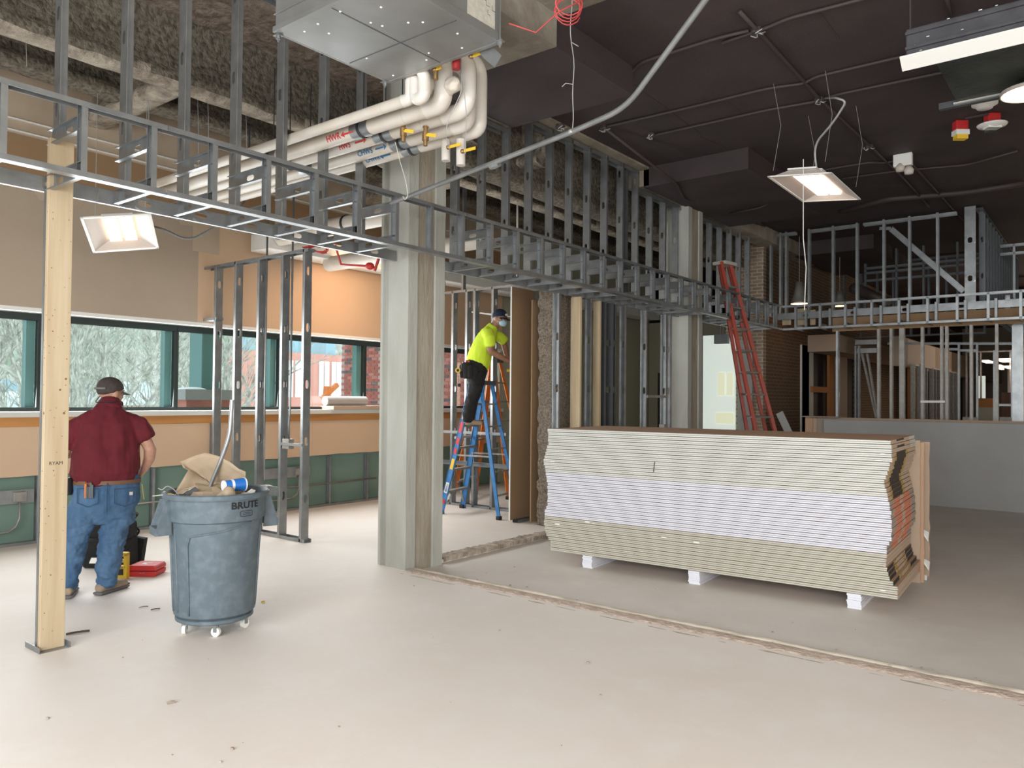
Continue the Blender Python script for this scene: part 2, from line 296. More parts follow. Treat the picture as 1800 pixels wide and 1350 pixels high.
def solid(mb, name, mt, vox=.01, smooth=4, disp=None):
    """union of overlapping closed bodies -> one continuous skin"""
    me = bpy.data.meshes.new(name); me.from_pydata(mb.v, [], mb.f); me.update()
    o = bpy.data.objects.new('tmp', me); C.objects.link(o)
    r = o.modifiers.new('r', 'REMESH'); r.mode = 'VOXEL'; r.voxel_size = vox
    if smooth: s = o.modifiers.new('s', 'SMOOTH'); s.factor = .5; s.iterations = smooth
    dg = bpy.context.evaluated_depsgraph_get(); m2 = bpy.data.meshes.new_from_object(o.evaluated_get(dg)); bpy.data.objects.remove(o)
    if disp:
        ns = [v.normal.copy() for v in m2.vertices]
        for v, n in zip(m2.vertices, ns): v.co += n*disp(v.co)
    m2.name = name; m2.materials.clear(); m2.materials.append(M[mt])
    for p in m2.polygons: p.use_smooth = True
    return m2

# ================================================================== SETTING
CX = -5.10     # face of the raised curb line
JY = 4.98      # line of the floor joint
b = MB(); b.box((-9.0, -4.5, -.3), (CX, 17, 0)); b.box((CX, -4.5, -.3), (7, JY, 0)); floor = struct('floor', b, 'floor')
b = MB(); b.box((CX, JY, -.3), (7, 40, -.03)); b.box((-14, 17, -.3), (CX, 40, -.03)); struct('floor_lower', b, 'floor2')
# broken strip left where a wall stood, across the floor
def rough_strip(y0, y1, z0, x0, x1, amp, seed, n=160, k=5):
    mb = MB(); vs = []
    for i in range(n+1):
        x = x0+(x1-x0)*i/n
        for j in range(k+1):
            y = y0+(y1-y0)*j/k; e = math.sin(PI*j/k)
            vs.append((x, y+.012*mnoise.noise(V((x*5, seed, j))), z0+e*(amp*(.55+.45*mnoise.noise(V((x*9, y*9, seed)))))-(.0 if 0 < j < k else .01)))
    mb.add(vs, [(i*(k+1)+j, (i+1)*(k+1)+j, (i+1)*(k+1)+j+1, i*(k+1)+j+1) for i in range(n) for j in range(k)]); return mb
struct('trim_1', rough_strip(JY-.045, JY+.02, .0, CX+.08, 6.9, .018, 3), mat('pale_joint_lip', (.62, .55, .46), .9, 0, (.50, .43, .34), 8))
struct('trim_2', rough_strip(JY-.19, JY-.035, .004, CX+.08, 6.9, .012, 8), mat('pink_mortar_bed', (.62, .49, .41), .95, 0, (.45, .35, .28), 12, 8, .8, 40))
struct('trim_3', rough_strip(JY-.25, JY-.215, -.003, CX+.12, 6.9, .006, 12), mat('floor_crack', (.42, .34, .27), .95))
b = MB()
for i in range(70):
    y = 5.42+i*.032; d = .02*mnoise.noise(V((i*.4, 1, 2))); b.box((CX-.14, y, -.02), (CX+.015+d, y+.032, .018+.02*abs(mnoise.noise(V((i*.7, 3, 1))))))
struct('trim_4', b, 'joint')
# loose crumbs on the floor joint and round about
b = MB()
for i in range(150):
    x = rnd.uniform(-5, 2.5); y = JY+rnd.gauss(.03, .09) if i < 110 else rnd.uniform(1.2, 6); r = rnd.uniform(.003, .011)
    b.lathe([(0, 0), (r, r*.3), (r*.7, r*.9), (0, r)], 5, (x, y, -.03 if y > JY else 0))
obj('floor_crumbs', b, 'joint', label='brown mortar crumbs scattered along the broken joint in the floor', cat='debris', kind='stuff')

# window wall ----------------------------------------------------------------
WX = -8.85; WO = -9.12; Y0, Y1 = -4.5, 10.9
ZS, ZH, ZU = 1.375, 2.40, 2.45
def ragged(ys, f):
    return [(y, f(y)) for y in ys]
ys = [Y0+i*(Y1-Y0)/220 for i in range(221)]
cut = lambda y: .705+.006*(y-3)+.012*mnoise.noise(V((y*3, 0, 0)))+(.018 if mnoise.noise(V((y*1.1, 5, 0))) > .25 else 0)
def band(fa, fb, x0, x1, lo=-99, hi=99):
    mb = MB(); vs = []
    for y in ys:
        y = min(max(y, lo), hi)
        vs += [(x0, y, fa(y)), (x0, y, fb(y)), (x1, y, fa(y)), (x1, y, fb(y))]
    fs = []
    for i in range(220):
        a = i*4; c = a+4; fs += [(a, c, c+1, a+1), (a+2, a+3, c+3, c+2), (a, a+2, c+2, c), (a+1, c+1, c+3, a+3)]
    return mb.add(vs, fs)
wl = struct('wall_left', band(cut, lambda y: ZS-.115, WX, WX-.016), 'tan')
mud = lambda y: 3.62+.07*mnoise.noise(V((y*.9, 2, 0)))+(.09 if mnoise.noise(V((y*1.9, 9, 0))) > 0 else -.03)
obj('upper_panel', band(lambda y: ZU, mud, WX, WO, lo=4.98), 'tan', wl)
obj('skimmed_panel', band(lambda y: ZU, mud, WX, WO, hi=4.98), mat('taupe_skim_coat', (.40, .32, .245), .85, 0, (.44, .355, .27), 1.1), wl, label='taupe skimmed wall area left of the partition frame')  # weaker light, with some paint difference, is put into this taupe
obj('compound_band', band(lambda y: mud(y)-.02, lambda y: 4.22, WX-.004, WO), 'taupe', wl, label='patchy taupe band of bare joint compound')
obj('bare_band', band(lambda y: 3.78+.08*mnoise.noise(V((y*2.3, 3, 0))), lambda y: 4.22, WX+.003, WX-.02), 'kraft_dark', wl, label='brown bare gypsum band')
obj('top_band', band(lambda y: 4.22, lambda y: 4.9, WX-.006, WO), 'taupe', wl)
b = MB(); b.box((WX-.13, Y0, 0), (WX-.08, Y1, ZS-.1)); obj('gypsum_backing', b, 'green', wl, label='green moisture board behind the cut wall')
b = MB(); b.box((WX-.1, Y0, 0), (WX, Y1, .03)); obj('floor_track', b, 'steel', wl)
b = MB(); b.box((WO-.02, Y0, ZS-.06), (WX+.05, Y1, ZS-.005)); obj('stool', b, 'stoolcap', wl)
b = MB(); b.box((WX-.02, Y0, ZS-.158), (WX+.022, Y1, ZS-.045)); bevel(obj('apron', b, 'sill', wl, label='orange oak apron under the windows'), .004)
b = MB(); b.box((WX-.3, Y0, ZH+.01), (WX+.001, Y1, ZU+.002)); obj('head_reveal', b, 'white', wl, label='white reveal above the windows')
b = MB()
for z in (4.24, 4.36): b.box((WX-.004, Y0, z), (WX+.02, Y1, z+.014))
obj('ceiling_angle', b, 'white', wl)
# cut studs standing in the removed strip at the foot of the wall
for yy in (2.05, 3.27, 4.49, 5.45, 6.25, 7.05, 7.75):
    member('stud', wl, (WX-.04, yy, .03), (WX-.04, yy, .70), (1, 0, 0), wd=.07, fl=.03)
member('stud', wl, (WX+.02, 5.22, .70), (WX+.02, 5.22, 1.25), (0, 1, 0), (-1, 0, 0), wd=.11, fl=.03)
for pt, zz in (((610, 4.9), 3.55),): pass
b = MB(); b.box((WX-.002, 4.9, 3.32), (WX+.005, 5.25, 3.75)); obj('patch', b, 'taupe', wl)
# electrical boxes with conduit on the green board
def elec(y0, y1, z, ybox):
    t = thing('outlet_bracket', (WX-.04, (y0+y1)/2, z-.05), 'steel bracket with a small box on the green board, %s' % ('far left' if y0 < 3.5 else 'near the column'), 'electrical box')
    b = MB(); b.box((WX-.03, y0, z-.07), (WX-.022, y1, z+.07)); obj('bracket', b, 'steel', t)
    b = MB(); b.box((WX-.03, ybox-.06, z-.05), (WX+.01, ybox+.06, z+.05)); bevel(obj('box', b, 'alu', t), .004)
    b = MB(); b.tube([(WX+.0, ybox-.0, z-.05), (WX+.0, ybox, z-.22), (WX, ybox-.03, z-.30), (WX, ybox-.10, z-.35), (WX, ybox-.9, z-.37)], .011); obj('conduit', b, 'alu', t, smooth=True)
elec(2.3, 3.22, .50, 3.08); elec(5.9, 6.7, .52, 6.5)
b = MB(); b.tube([(WX-.01, 3.4, .30), (WX-.01, 7.9, .33)], .013); tag(obj('conduit', b, 'alu', smooth=True), 'thin grey conduit running low along the green board', 'conduit')

# windows ----------------------------------------------------------------
WY = [(1.3, 3.31), (3.31, 4.82), (4.82, 6.30), (6.30, 7.81), (7.81, 10.6), (-1.0, 1.3)]
for i, (ya, yb) in enumerate(WY):
    b = MB(); e = .035; X0, X1 = WO+.03, WO+.10
    b.box((X0, ya, ZS), (X1, yb, ZS+.035)); b.box((X0, ya, ZH-.06), (X1, yb, ZH+.01))
    b.box((X0, ya, ZS+.035), (X1, ya+e*.6, ZH-.06)); b.box((X0, yb-e, ZS+.035), (X1, yb, ZH-.06))
    wn = struct('window_%d' % (i+1), b, 'winframe'); bevel(wn, .004)
    b = MB(); b.box((X0-.10, yb-.12, ZS+.02), (X0, yb-.035, ZH-.05)); obj('mullion_fin', b, 'teal', wn, label='teal outer mullion')
    b = MB(); b.box((X0-.05, ya+.02, ZS+.035), (X0-.044, yb-.035, ZH-.06)); obj('pane', b, 'glass', wn)

# ceiling ----------------------------------------------------------------
CZ = 4.73; DZ = 4.46
b = MB(); b.box((-5.02, 5.2, CZ), (7, 45, CZ+.25)); b.box((-14, 17, CZ), (-5.02, 45, CZ+.25)); struct('ceiling', b, 'dark')
b = MB(); b.box((-5.02, -4.5, CZ), (7, 5.2, CZ+.25)); struct('ceiling_front', b, 'rawslab')
for k, (x0, x1, y0, y1, mt) in enumerate(((-5.10, -3.63, 3.75, 5.15, 'rawslab'), (-5.10, -3.63, 5.15, 6.42, 'dark'), (-5.10, -3.63, 9.33, 12.3, 'dark'), (-5.1, -3.63, 15.6, 18.5, 'dark'))):
    b = MB(); b.box((x0, y0, DZ), (x1, y1, CZ)); struct('ceiling_drop_panel', b, mt)
# concrete ledge behind the tall studs, along the edge of the slab
b = MB(); b.box((-5.36, 5.36, DZ+.02), (-5.02, 6.42, CZ+.25)); b.box((-5.36, 6.42, CZ-.03), (-5.02, 9.33, CZ+.25)); b.box((-5.36, 9.33, DZ+.02), (-5.02, 10.7, CZ+.25)); b.box((-5.36, 11.1, DZ+.02), (-5.02, 17, CZ+.25)); b.box((-5.3, -4.5, CZ-.02), (-5.02, 5.36, CZ+.25))
struct('ceiling_ledge', b, 'concrete2')
def rough_sheet(nx, ny, fn):
    mb = MB(); vs = [fn(i/nx, j/ny) for i in range(nx+1) for j in range(ny+1)]
    return mb.add(vs, [(i*(ny+1)+j, (i+1)*(ny+1)+j, (i+1)*(ny+1)+j+1, i*(ny+1)+j+1) for i in range(nx) for j in range(ny)])
def deck(u, v):
    x = -5.3-3.7*u; y = -1+18*v
    rib = 1 if (x+5.3) % .31 < .13 else 0; z = 4.90-(.10*rib if x < -6.6 else .0)-.0
    return (x, y, z+.022*fbm((x, y, 0), 3.2)+.016*fbm((x, y, 4), 16))
struct('ceiling_deck', rough_sheet(170, 420, deck), 'deckspray', smooth=True)
b = MB(); b.box((-9.2, -4.5, 5.02), (-5.3, 17, 5.2)); struct('ceiling_deck_slab', b, 'dark')
def rough_beam(p, q, wd, z0, z1, seed, n=160, flange=.09):
    """wide-flange beam lost under sprayed fireproofing"""
    p, q = V(p), V(q); t = (q-p).normalized(); s = V((t.y, -t.x, 0)); h = wd/2
    prof = [(-h, z1), (-h*.35, z1-.04), (-h*.30, z0+.16), (-h, z0+.10), (-h*1.02, z0+.02), (-h*.5, z0), (0, z0), (h*.5, z0), (h*1.02, z0+.02), (h, z0+.10), (h*.30, z0+.16), (h*.35, z1-.04), (h, z1)]
    k = len(prof); vs = []
    for i in range(n+1):
        c = p+(q-p)*i/n
        for a, z in prof:
            v = c+s*a+V((0, 0, z)); d = .016*fbm((v.x, v.y, v.z+seed), 4)+.012*fbm((v.x, v.y, v.z+seed), 18); vs.append(v+s*(d if a > 0 else -d)+V((0, 0, d*.8)))
    mb = MB(); return mb.add(vs, [(i*k+j, (i+1)*k+j, (i+1)*k+j+1, i*k+j+1) for i in range(n) for j in range(k-1)])
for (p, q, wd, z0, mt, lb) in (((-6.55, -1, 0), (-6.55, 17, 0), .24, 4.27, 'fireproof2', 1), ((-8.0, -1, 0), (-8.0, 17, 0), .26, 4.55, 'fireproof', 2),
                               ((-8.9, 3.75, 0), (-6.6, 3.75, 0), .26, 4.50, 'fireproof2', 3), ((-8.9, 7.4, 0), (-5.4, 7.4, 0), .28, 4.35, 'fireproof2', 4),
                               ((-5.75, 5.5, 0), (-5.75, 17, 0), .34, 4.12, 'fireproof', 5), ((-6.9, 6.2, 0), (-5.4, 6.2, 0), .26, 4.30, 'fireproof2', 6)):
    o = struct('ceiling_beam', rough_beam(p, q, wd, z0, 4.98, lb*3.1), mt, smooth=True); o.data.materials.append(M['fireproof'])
    if lb in (1, 5):
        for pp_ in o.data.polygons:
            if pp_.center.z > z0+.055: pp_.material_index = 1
# hanger wires under the deck
for i, (x, y) in enumerate(((43, 80), (345, 300), (363, 260), (258, 240), (470, 200), (430, 250))):
    a = P(x, y-60, 0, -7.6); a.z = 4.93; bb = P(x+4, y+rnd.uniform(10, 40), 0, -7.6); b = MB(); b.tube([a, (a+bb)/2+V((.01, 0, 0)), bb], .004, 5)
    tag(obj('hanger_wire', b, 'wire'), 'thin grey hanger wire dangling below the fireproofed deck', 'wire', 'hanger wires under the old deck')

# columns ----------------------------------------------------------------
def column(x0, x1, y0, y1, ztop, label, nm):
    """H-shaped cladding: cased column with recessed chases on each face"""
    c = .05; w_ = (x1-x0); d = (y1-y0)
    pl = [(x0, y0), (x0+.03, y0-.0), (x0+.035, y0+.03), (x0+.10, y0+.03), (x0+.105, y0), (x1, y0), (x1, y0+.12), (x1-.02, y0+.125), (x1-.02, y1-.13), (x1, y1-.125), (x1, y1), (x0, y1)]
    b = MB(); n = 24; vs = []
    for k in range(n+1):
        z = -.04+(ztop+.04)*k/n
        for j, (x, y) in enumerate(pl): vs.append((x+.003*mnoise.noise(V((z*4, j, 1))), y+.003*mnoise.noise(V((z*5, j, 2))), z))
    m_ = len(pl); b.add(vs, [(i*m_+j, i*m_+(j+1) % m_, (i+1)*m_+(j+1) % m_, (i+1)*m_+j) for i in range(n) for j in range(m_)]+[tuple(range(m_))[::-1], tuple(n*m_+j for j in range(m_))])
    o = obj('concrete_column', b, 'concrete', label=label, cat='column')
    b = MB(); b.box((x1-.03, y0+.128, -.03), (x1-.017, y1-.135, ztop)); obj('rough_chase', b, 'concrete2', o, label='rough brown strip down the face')
    return o
column(-5.41, -5.045, 4.86, 5.34, 5.0, 'pale grey concrete column nearest the camera, under the soffit frame', 1)
column(-5.41, -5.045, 10.62, 11.12, 5.0, 'brownish concrete column behind the drywall stack, beside the red ladder', 2)

# ================================================================== FRAMING
def soffit_x(y0, y1, x0, x1, zb, zt, name, label, step=.406, first=None, long_=True):
    pass
SXF, SXR, SZB, SZT = -4.68, -5.20, 2.80, 3.235
YA, YB = -.4, 13.6
sof = thing('soffit_frame', (SXF, 5, SZB), 'long galvanised ladder-like soffit frame running from upper left past both columns', 'steel framing')
def split(a, b_, L=3.0):
    n = max(1, round((b_-a)/L)); return [(a+(b_-a)*i/n, a+(b_-a)*(i+1)/n) for i in range(n)]
for a, e in split(YA, YB, 3.05):
    member('track', sof, (SXF, a, SZT), (SXF, e-.004, SZT), (1, 0, 0), (0, 0, -1), wd=.068, lip=0, fl=.032)
    member('track', sof, (SXF, a, SZB), (SXF, e-.004, SZB), (1, 0, 0), (0, 0, 1), wd=.068, lip=0, fl=.032)
for a, e in ((YA, 4.84), (5.36, 10.6), (11.14, YB)):
    for a2, e2 in split(a, e, 3.05):
        member('rim_stud', sof, (SXR+.02, a2, SZB+.046), (SXR+.02, e2-.004, SZB+.046), (0, 0, 1), (-1, 0, 0), hole=(.3, .41))
k = 0; y = 1.52-.406*4
FS = []
while y < YB-.1:
    FS.append(y); y += .4062
for y in FS:
    member('stud', sof, (SXF-.0, y, SZB+.004), (SXF-.0, y, SZT-.004), (1, 0, 0), (0, -1, 0), wd=.064, fl=.033)
    if not (4.7 < y < 5.3 or 10.5 < y < 11.2):
        member('joist', sof, (SXR+.05, y, SZB+.047), (SXF+.02, y, SZB+.047), (0, 0, 1), (0, -1, 0), fl=.032, hole=(.13, .4))
        member('joist', sof, (SXR+.03, y+.01, 3.13), (SXF-.01, y+.01, 3.13), (0, 0, 1), (0, -1, 0), fl=.032, hole=(.25, .4))
# tall studs above the soffit
tw = thing('tall_stud_wall', (SXR, 5, SZB), 'row of tall galvanised studs rising from the long soffit to the ceiling', 'steel framing')
y = 1.969-.405*4; TS = []
while y < 13.5: TS.append(y); y += .405
for y in TS:
    if 4.72 < y < 5.42 or 10.5 < y < 11.2: continue
    zt = DZ if (5.3 < y < 6.42 or 9.33 < y < 12.3) else CZ-.03
    if y < 5.3: zt = CZ-.03
    if 8.75 < y < 8.95: member('stud', tw, (SXR, y+.09, SZB+.09), (SXR, y+.09, zt), (0, 1, 0), (1, 0, 0), wd=.15, fl=.04, hole=(.35, .6), mt='steel_dark')
    member('stud', tw, (SXR, y, SZB+.0), (SXR, y, zt), (1, 0, 0), (0, 1, 0), hole=(.42+.11*(int(y*7) % 3), .61), fl=.041)
for a, e, z in ((-.4, 4.84, CZ-.03), (5.37, 6.40, DZ), (6.44, 9.3, CZ-.04), (9.35, 10.6, DZ), (11.14, 12.28, DZ), (12.32, 13.6, CZ-.04)):
    member('track', tw, (SXR, a, z-.003), (SXR, e, z-.003), (1, 0, 0), (0, 0, -1), lip=0, fl=.05)

# far soffit across the room
FY, FX1 = 13.62, 2.6
fs = thing('soffit_frame', (-1, FY, SZB), 'galvanised soffit frame crossing the dark far end of the room, left to right', 'steel framing')
for z, d in ((SZT, -1), (SZB, 1)):
    for a, e in split(-4.68, FX1, 3.6): member('track', fs, (a, FY, z), (e-.004, FY, z), (0, 1, 0), (0, 0, d), wd=.064, lip=0, fl=.036)
for a, e in split(-4.9, FX1, 3.6):
    member('rim_stud', fs, (a, FY+.42, SZB+.29), (e-.004, FY+.42, SZB+.29), (0, 0, 1), (0, -1, 0), wd=.12, hole=(.5, .81))
b = MB(); b.box((-3.95, FY+.46, SZB-.02), (FX1, FY+.475, SZB+.22)); obj('backing_board', b, 'kraft_dark', fs, label='brown gypsum strip behind the frame')
x = -4.45
while x < FX1:
    member('stud', fs, (x, FY, SZB+.004), (x, FY, SZT-.004), (0, 1, 0), (1, 0, 0), wd=.064, fl=.036)
    member('joist', fs, (x, FY+.40, SZB+.047), (x, FY+.02, SZB+.047), (0, 0, 1), (1, 0, 0), fl=.032)
    member('hanger_stud', fs, (x+.06, FY+.36, SZB+.08), (x+.06, FY+.36, SZT-.06), (0, 1, 0), (1, 0, 0), wd=.05, fl=.036)
    x += .412
# lit framing at the corner of the two soffits
# upper stud wall above the far soffit
uw = thing('upper_stud_wall', (-3, 14.0, SZT), 'grey stud framing above the far soffit with a diagonal brace', 'steel framing')
UY = 14.35
for x in (1354, 1371, 1381, 1421, 1463, 1505, 1552, 1597, 1646):
    a = P(x, 450, 1, UY); member('stud', uw, (a.x, UY, SZT-.1), (a.x, UY, 4.70), (0, 1, 0), (1, 0, 0), wd=.09, fl=.04)
for xa, xb in ((1366, 1400), (1425, 1507), (1518, 1682)):
    a, c_ = P(xa, 405, 1, UY).x, P(xb, 405, 1, UY).x; member('track', uw, (a, UY, 4.68), (c_, UY, 4.68), (0, 1, 0), (0, 0, -1), lip=0, fl=.05)
a, c_ = P(1566, 402, 1, UY+.06), P(1694, 512, 1, UY+.06); member('brace', uw, a, c_, (0, 0, 1), (0, -1, 0), wd=.09, fl=.04)
a, c_ = P(1592, 425, 1, UY+.4), P(1690, 508, 1, UY+.4); member('brace', uw, a, c_, (0, 0, 1), (0, -1, 0), wd=.06, fl=.04)
a, c_ = P(1546, 402, 1, UY+.05), P(1566, 402, 1, UY+.05); member('brace', uw, a, c_, (0, 0, 1), (0, -1, 0), wd=.05, fl=.04)
cs = thing('corner_stud_row', (-1.9, 15, SZT), 'receding row of studs going back from the wide corner stud above the far soffit', 'steel framing')
member('wide_stud', cs, (-1.87, UY-.1, SZT-.3), (-1.87, UY-.1, 4.72), (1, 0, 0), (0, 1, 0), wd=.155, fl=.05, hole=(.62, .62))
for i in range(14):
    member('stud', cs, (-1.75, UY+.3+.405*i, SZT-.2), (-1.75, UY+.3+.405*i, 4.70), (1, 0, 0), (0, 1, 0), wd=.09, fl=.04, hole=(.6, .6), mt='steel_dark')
member('track', cs, (-1.75, UY, 4.7), (-1.75, UY+5.6, 4.7), (1, 0, 0), (0, 0, -1), lip=0, fl=.05)
# little header frame at upper right
hf = thing('header_frame', (-.9, 17, 3), 'small far stud frame with doubled top rails at the right edge, above the soffit', 'steel framing')
HY = 16.6
for z in (4.45, 4.30):
    member('track', hf, (-1.7, HY, z), (-.55, HY, z), (0, 1, 0), (0, 0, -1), lip=0, fl=.04)
for x in (-1.5, -.55): member('stud', hf, (x, HY, 3.0), (x, HY, 4.45), (0, 1, 0), (1, 0, 0))
hg = thing('header_frame', (-3, 17, 3), 'distant dark frame of rails seen through the diagonal brace', 'steel framing')
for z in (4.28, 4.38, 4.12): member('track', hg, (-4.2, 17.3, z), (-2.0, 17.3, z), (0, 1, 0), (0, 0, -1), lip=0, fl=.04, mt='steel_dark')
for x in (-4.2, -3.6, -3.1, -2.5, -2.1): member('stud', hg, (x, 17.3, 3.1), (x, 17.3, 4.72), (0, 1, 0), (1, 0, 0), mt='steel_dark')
# return soffit going back on the right
rs = thing('soffit_frame', (-.9, 16, SZB), 'return soffit frame running back from the far soffit, on the rightmost tall post', 'steel framing')
for xx in (-1.35, -.15):
    for z in (SZB, SZT): member('track', rs, (xx, FY+.5, z), (xx, FY+6.6, z), (1, 0, 0), (0, 0, 1 if z == SZB else -1), wd=.064, lip=0)
for i in range(15):
    yy = FY+.55+.406*i
    for xx in (-1.35, -.15): member('stud', rs, (xx, yy, SZB), (xx, yy, SZT), (1, 0, 0), (0, -1, 0), wd=.064)
    member('joist', rs, (-1.35, yy, SZB+.04), (-.15, yy, SZB+.04), (0, 0, 1), (0, -1, 0), wd=.08)
a = P(1789, 700, 1, 14.6); member('post', rs, (a.x, 14.6, -.03), (a.x, 14.6, SZB), (1, 0, 0), (0, 1, 0), wd=.15, fl=.05)
member('post', rs, (a.x-.02, 14.75, -.03), (a.x-.02, 14.75, SZB), (0, 1, 0), (-1, 0, 0), wd=.15, fl=.05, mt='alu')

# partition framing: near one by the windows
def partition(name, label, Y, xs, x0, x1, z0, zt, extra=None, dbl=()):
    t = thing(name, (x1, Y, 0), label, 'steel framing')
    member('top_track', t, (x0, Y, zt), (x1, Y, zt), (0, 1, 0), (0, 0, -1), lip=0)
    for x in xs: member('stud', t, (x, Y, .004), (x, Y, zt-.003), (0, 1, 0), (-1 if x not in dbl else 1, 0, 0), hole=(.46, .61), fl=.041)
    member('floor_track', t, (x0+.4 if z0 else x0, Y, .002), (x1, Y, .002), (0, 1, 0), (0, 0, 1), lip=0)
    return t
p1 = partition('partition_frame', 'galvanised stud partition frame standing between windows and near column', 5.1, (-6.83, -7.22, -7.26, -7.67, -7.71, -8.14, -8.57), -9.0, -6.78, 1, 3.14, dbl=(-7.26, -7.71))
member('short_stud', p1, (-8.93, 5.1, 2.52), (-8.93, 5.1, 3.14), (0, 1, 0), (-1, 0, 0)); member('short_stud', p1, (-8.99, 5.1, 2.52), (-8.99, 5.1, 3.14), (0, 1, 0), (1, 0, 0))
member('header_track', p1, (-9.1, 5.1, 2.47), (-8.55, 5.1, 2.47), (0, 1, 0), (0, 0, 1), lip=0)
b = MB(); b.box((-7.20, 5.06, .98), (-7.08, 5.13, 1.09)); bevel(obj('junction_box', b, 'alu', p1), .004)
b = MB(); b.bar((-7.2, 5.05, 1.035), (-6.83, 5.05, 1.035), .012, .03); obj('box_bar', b, 'steel', p1)
b = MB(); b.tube([(-7.16, 5.12, 1.09), (-7.17, 5.12, 1.25), (-7.15, 5.12, 1.4), (-7.15, 5.13, 4.4)], .012); obj('conduit', b, 'steel', p1, smooth=True)
b = MB(); b.tube([(-7.62, 5.12, .6), (-7.63, 5.12, 1.6), (-7.62, 5.12, 4.4)], .012); obj('conduit', b, 'steel', p1, smooth=True)
b = MB(); b.box((-7.68, 5.05, .46), (-7.26, 5.058, .56)); obj('box_bracket', b, 'steel', p1)
b = MB(); b.box((-7.55, 5.03, .44), (-7.42, 5.1, .56)); bevel(obj('junction_box', b, 'alu', p1), .004)
p2 = partition('partition_frame', 'galvanised stud partition frame behind the ladders, left of the brown board', 8.3, (-8.05, -7.98, -7.62, -7.35, -7.24, -6.86), -8.85, -6.0, 0, 3.12, dbl=(-7.98, -7.24))
for x in (-8.02, -7.86, -7.45): member('short_stud', p2, (x, 8.3, 3.12), (x, 8.3, 4.6), (0, 1, 0), (-1, 0, 0), wd=.06)
member('cross_rail', p2, (-8.6, 8.24, .62), (-6.1, 8.24, .62), (0, 0, 1), (0, -1, 0), wd=.06)
b = MB(); b.bar((-8.5, 8.24, 1.06), (-6.6, 8.24, 1.06), .012, .04); obj('backing_strip', b, 'steel', p2)

# studs, timber and brown boards in the wall under the long soffit
uw2 = thing('partition_frame', (-5.2, 9, 0), 'line of studs under the long soffit behind the drywall stack', 'steel framing')
for y, mt, wd in ((7.44, 'steel', .09), (8.13, 'steel', .09), (8.47, 'steel_dark', .09), (8.60, 'steel_dark', .15), (8.72, 'steel_dark', .09), (8.98, 'steel', .09), (9.56, 'steel', .09), (10.16, 'steel', .09), (10.30, 'steel', .09)):
    member('stud', uw2, (SXR, y, 0), (SXR, y, SZB), (1, 0, 0), (0, -1, 0), hole=(.46, .61), wd=wd, mt=mt)
member('floor_track', uw2, (SXR, 7.4, .0), (SXR, 10.6, .0), (1, 0, 0), (0, 0, 1), lip=0)
b = MB(); b.bar((SXR+.05, 9.56, 1.60), (SXR+.05, 10.16, 1.60), .02, .035); obj('box_bar', b, 'steel', uw2)
b = MB(); b.box((SXR-.02, 10.05, 1.10), (SXR+.06, 10.15, 1.2)); obj('junction_box', b, 'alu', uw2)
def post(name, y, label, x=-5.2, d=.038, wd=.09, top=SZB):
    b = MB(); b.box((x-d/2, y-wd/2, 0), (x+d/2, y+wd/2, top)); o = obj(name, b, 'pine', label=label, cat='timber post'); bevel(o, .003)
    return o
post('wood_post', 7.84, 'pale pine post beside the rough pier, left of the stack top', x=-5.20, wd=.04, d=.14, top=SZB+.0)
post('wood_post', 8.32, 'second pine post under the soffit, half hidden between dark studs', x=-5.20, wd=.04, d=.1)
def gyp_board(a, c_, label, mt='kraft_dark', name='gypsum_board'):
    b = MB(); b.box(a, c_); o = obj(name, b, mt, label=label, cat='gypsum board'); return o
o = gyp_board((-6.0, 7.56, .03), (-5.984, 8.16, 2.96), 'tall brown-backed gypsum panel whose pale edge stands before the worker')
b = MB(); b.box((-6.0015, 7.554, .03), (-5.9825, 7.561, 2.96)); obj('board_edge', b, 'white', o)
gyp_board((-5.72, 7.62, .03), (-5.704, 8.60, 2.78), 'dark brown gypsum panel deep between the stud and rough pier')
b = MB(); nn = 60
bs = MB()
for i in range(nn):
    z0 = i*2.95/nn; z1 = z0+2.95/nn; dx = .03*mnoise.noise(V((i*.5, 0, 3)))+.02*mnoise.noise(V((i*1.7, 1, 3)))
    bs.box((-5.62+dx*.4, 7.62+dx, z0), (-5.36+dx*.3, 8.0+dx*.5, z1+.01))
me = solid(bs, 'rough_pier', 'concrete2', .03, 2, lambda c: .012*fbm(c, 9)); me.materials[0] = M['gravel']
link('rough_pier', me, label='rough gravelly concrete pier between the brown panel and pine post', cat='pier')
pf = thing('partition_frame', (-5.95, 7.9, 0), 'single galvanised corner stud with floor track between two brown panels', 'steel framing')
member('stud', pf, (-5.93, 8.02, .0), (-5.93, 8.02, 2.96), (1, 0, 0), (0, 1, 0)); member('floor_track', pf, (-5.93, 7.6, .002), (-5.93, 8.6, .002), (1, 0, 0), (0, 0, 1), lip=0)

# foreground post ----------------------------------------------------------
pa, pb = V((-5.20, 1.985, 0)), None
fp = thing('wood_post', (-5.12, 1.97, 0), 'tall knotty pine post with a steel stud on its left edge, at far left', 'timber post')
b = MB(); b.box((-5.145, 1.90, .003), (-5.107, 2.04, 3.12)); o = obj('timber', b, 'pine', fp); bevel(o, .003)
k = MB()
for i in range(52):
    z = rnd.uniform(.1, 2.75); y = rnd.uniform(1.91, 2.03); r = rnd.uniform(.0022, .0045)*(2.2 if i < 5 else 1)
    k.lathe([(0, -.0008), (r, -.0008), (r*.8, .0006)], 7, (-5.107, y, z), 'x')
    if i % 3 == 0: k.lathe([(0, -.0006), (r, -.0006), (r*.8, .0008)], 7, (rnd.uniform(-5.14, -5.11), 1.90, z), 'y')
obj('knot', k, 'knot', fp, kind='stuff')
t = text_mb('RYAM', .03); raw('stamp', put(t, lambda v: V((-5.1062, 1.97+v.x, 1.13+v.y))), 'ink', fp)
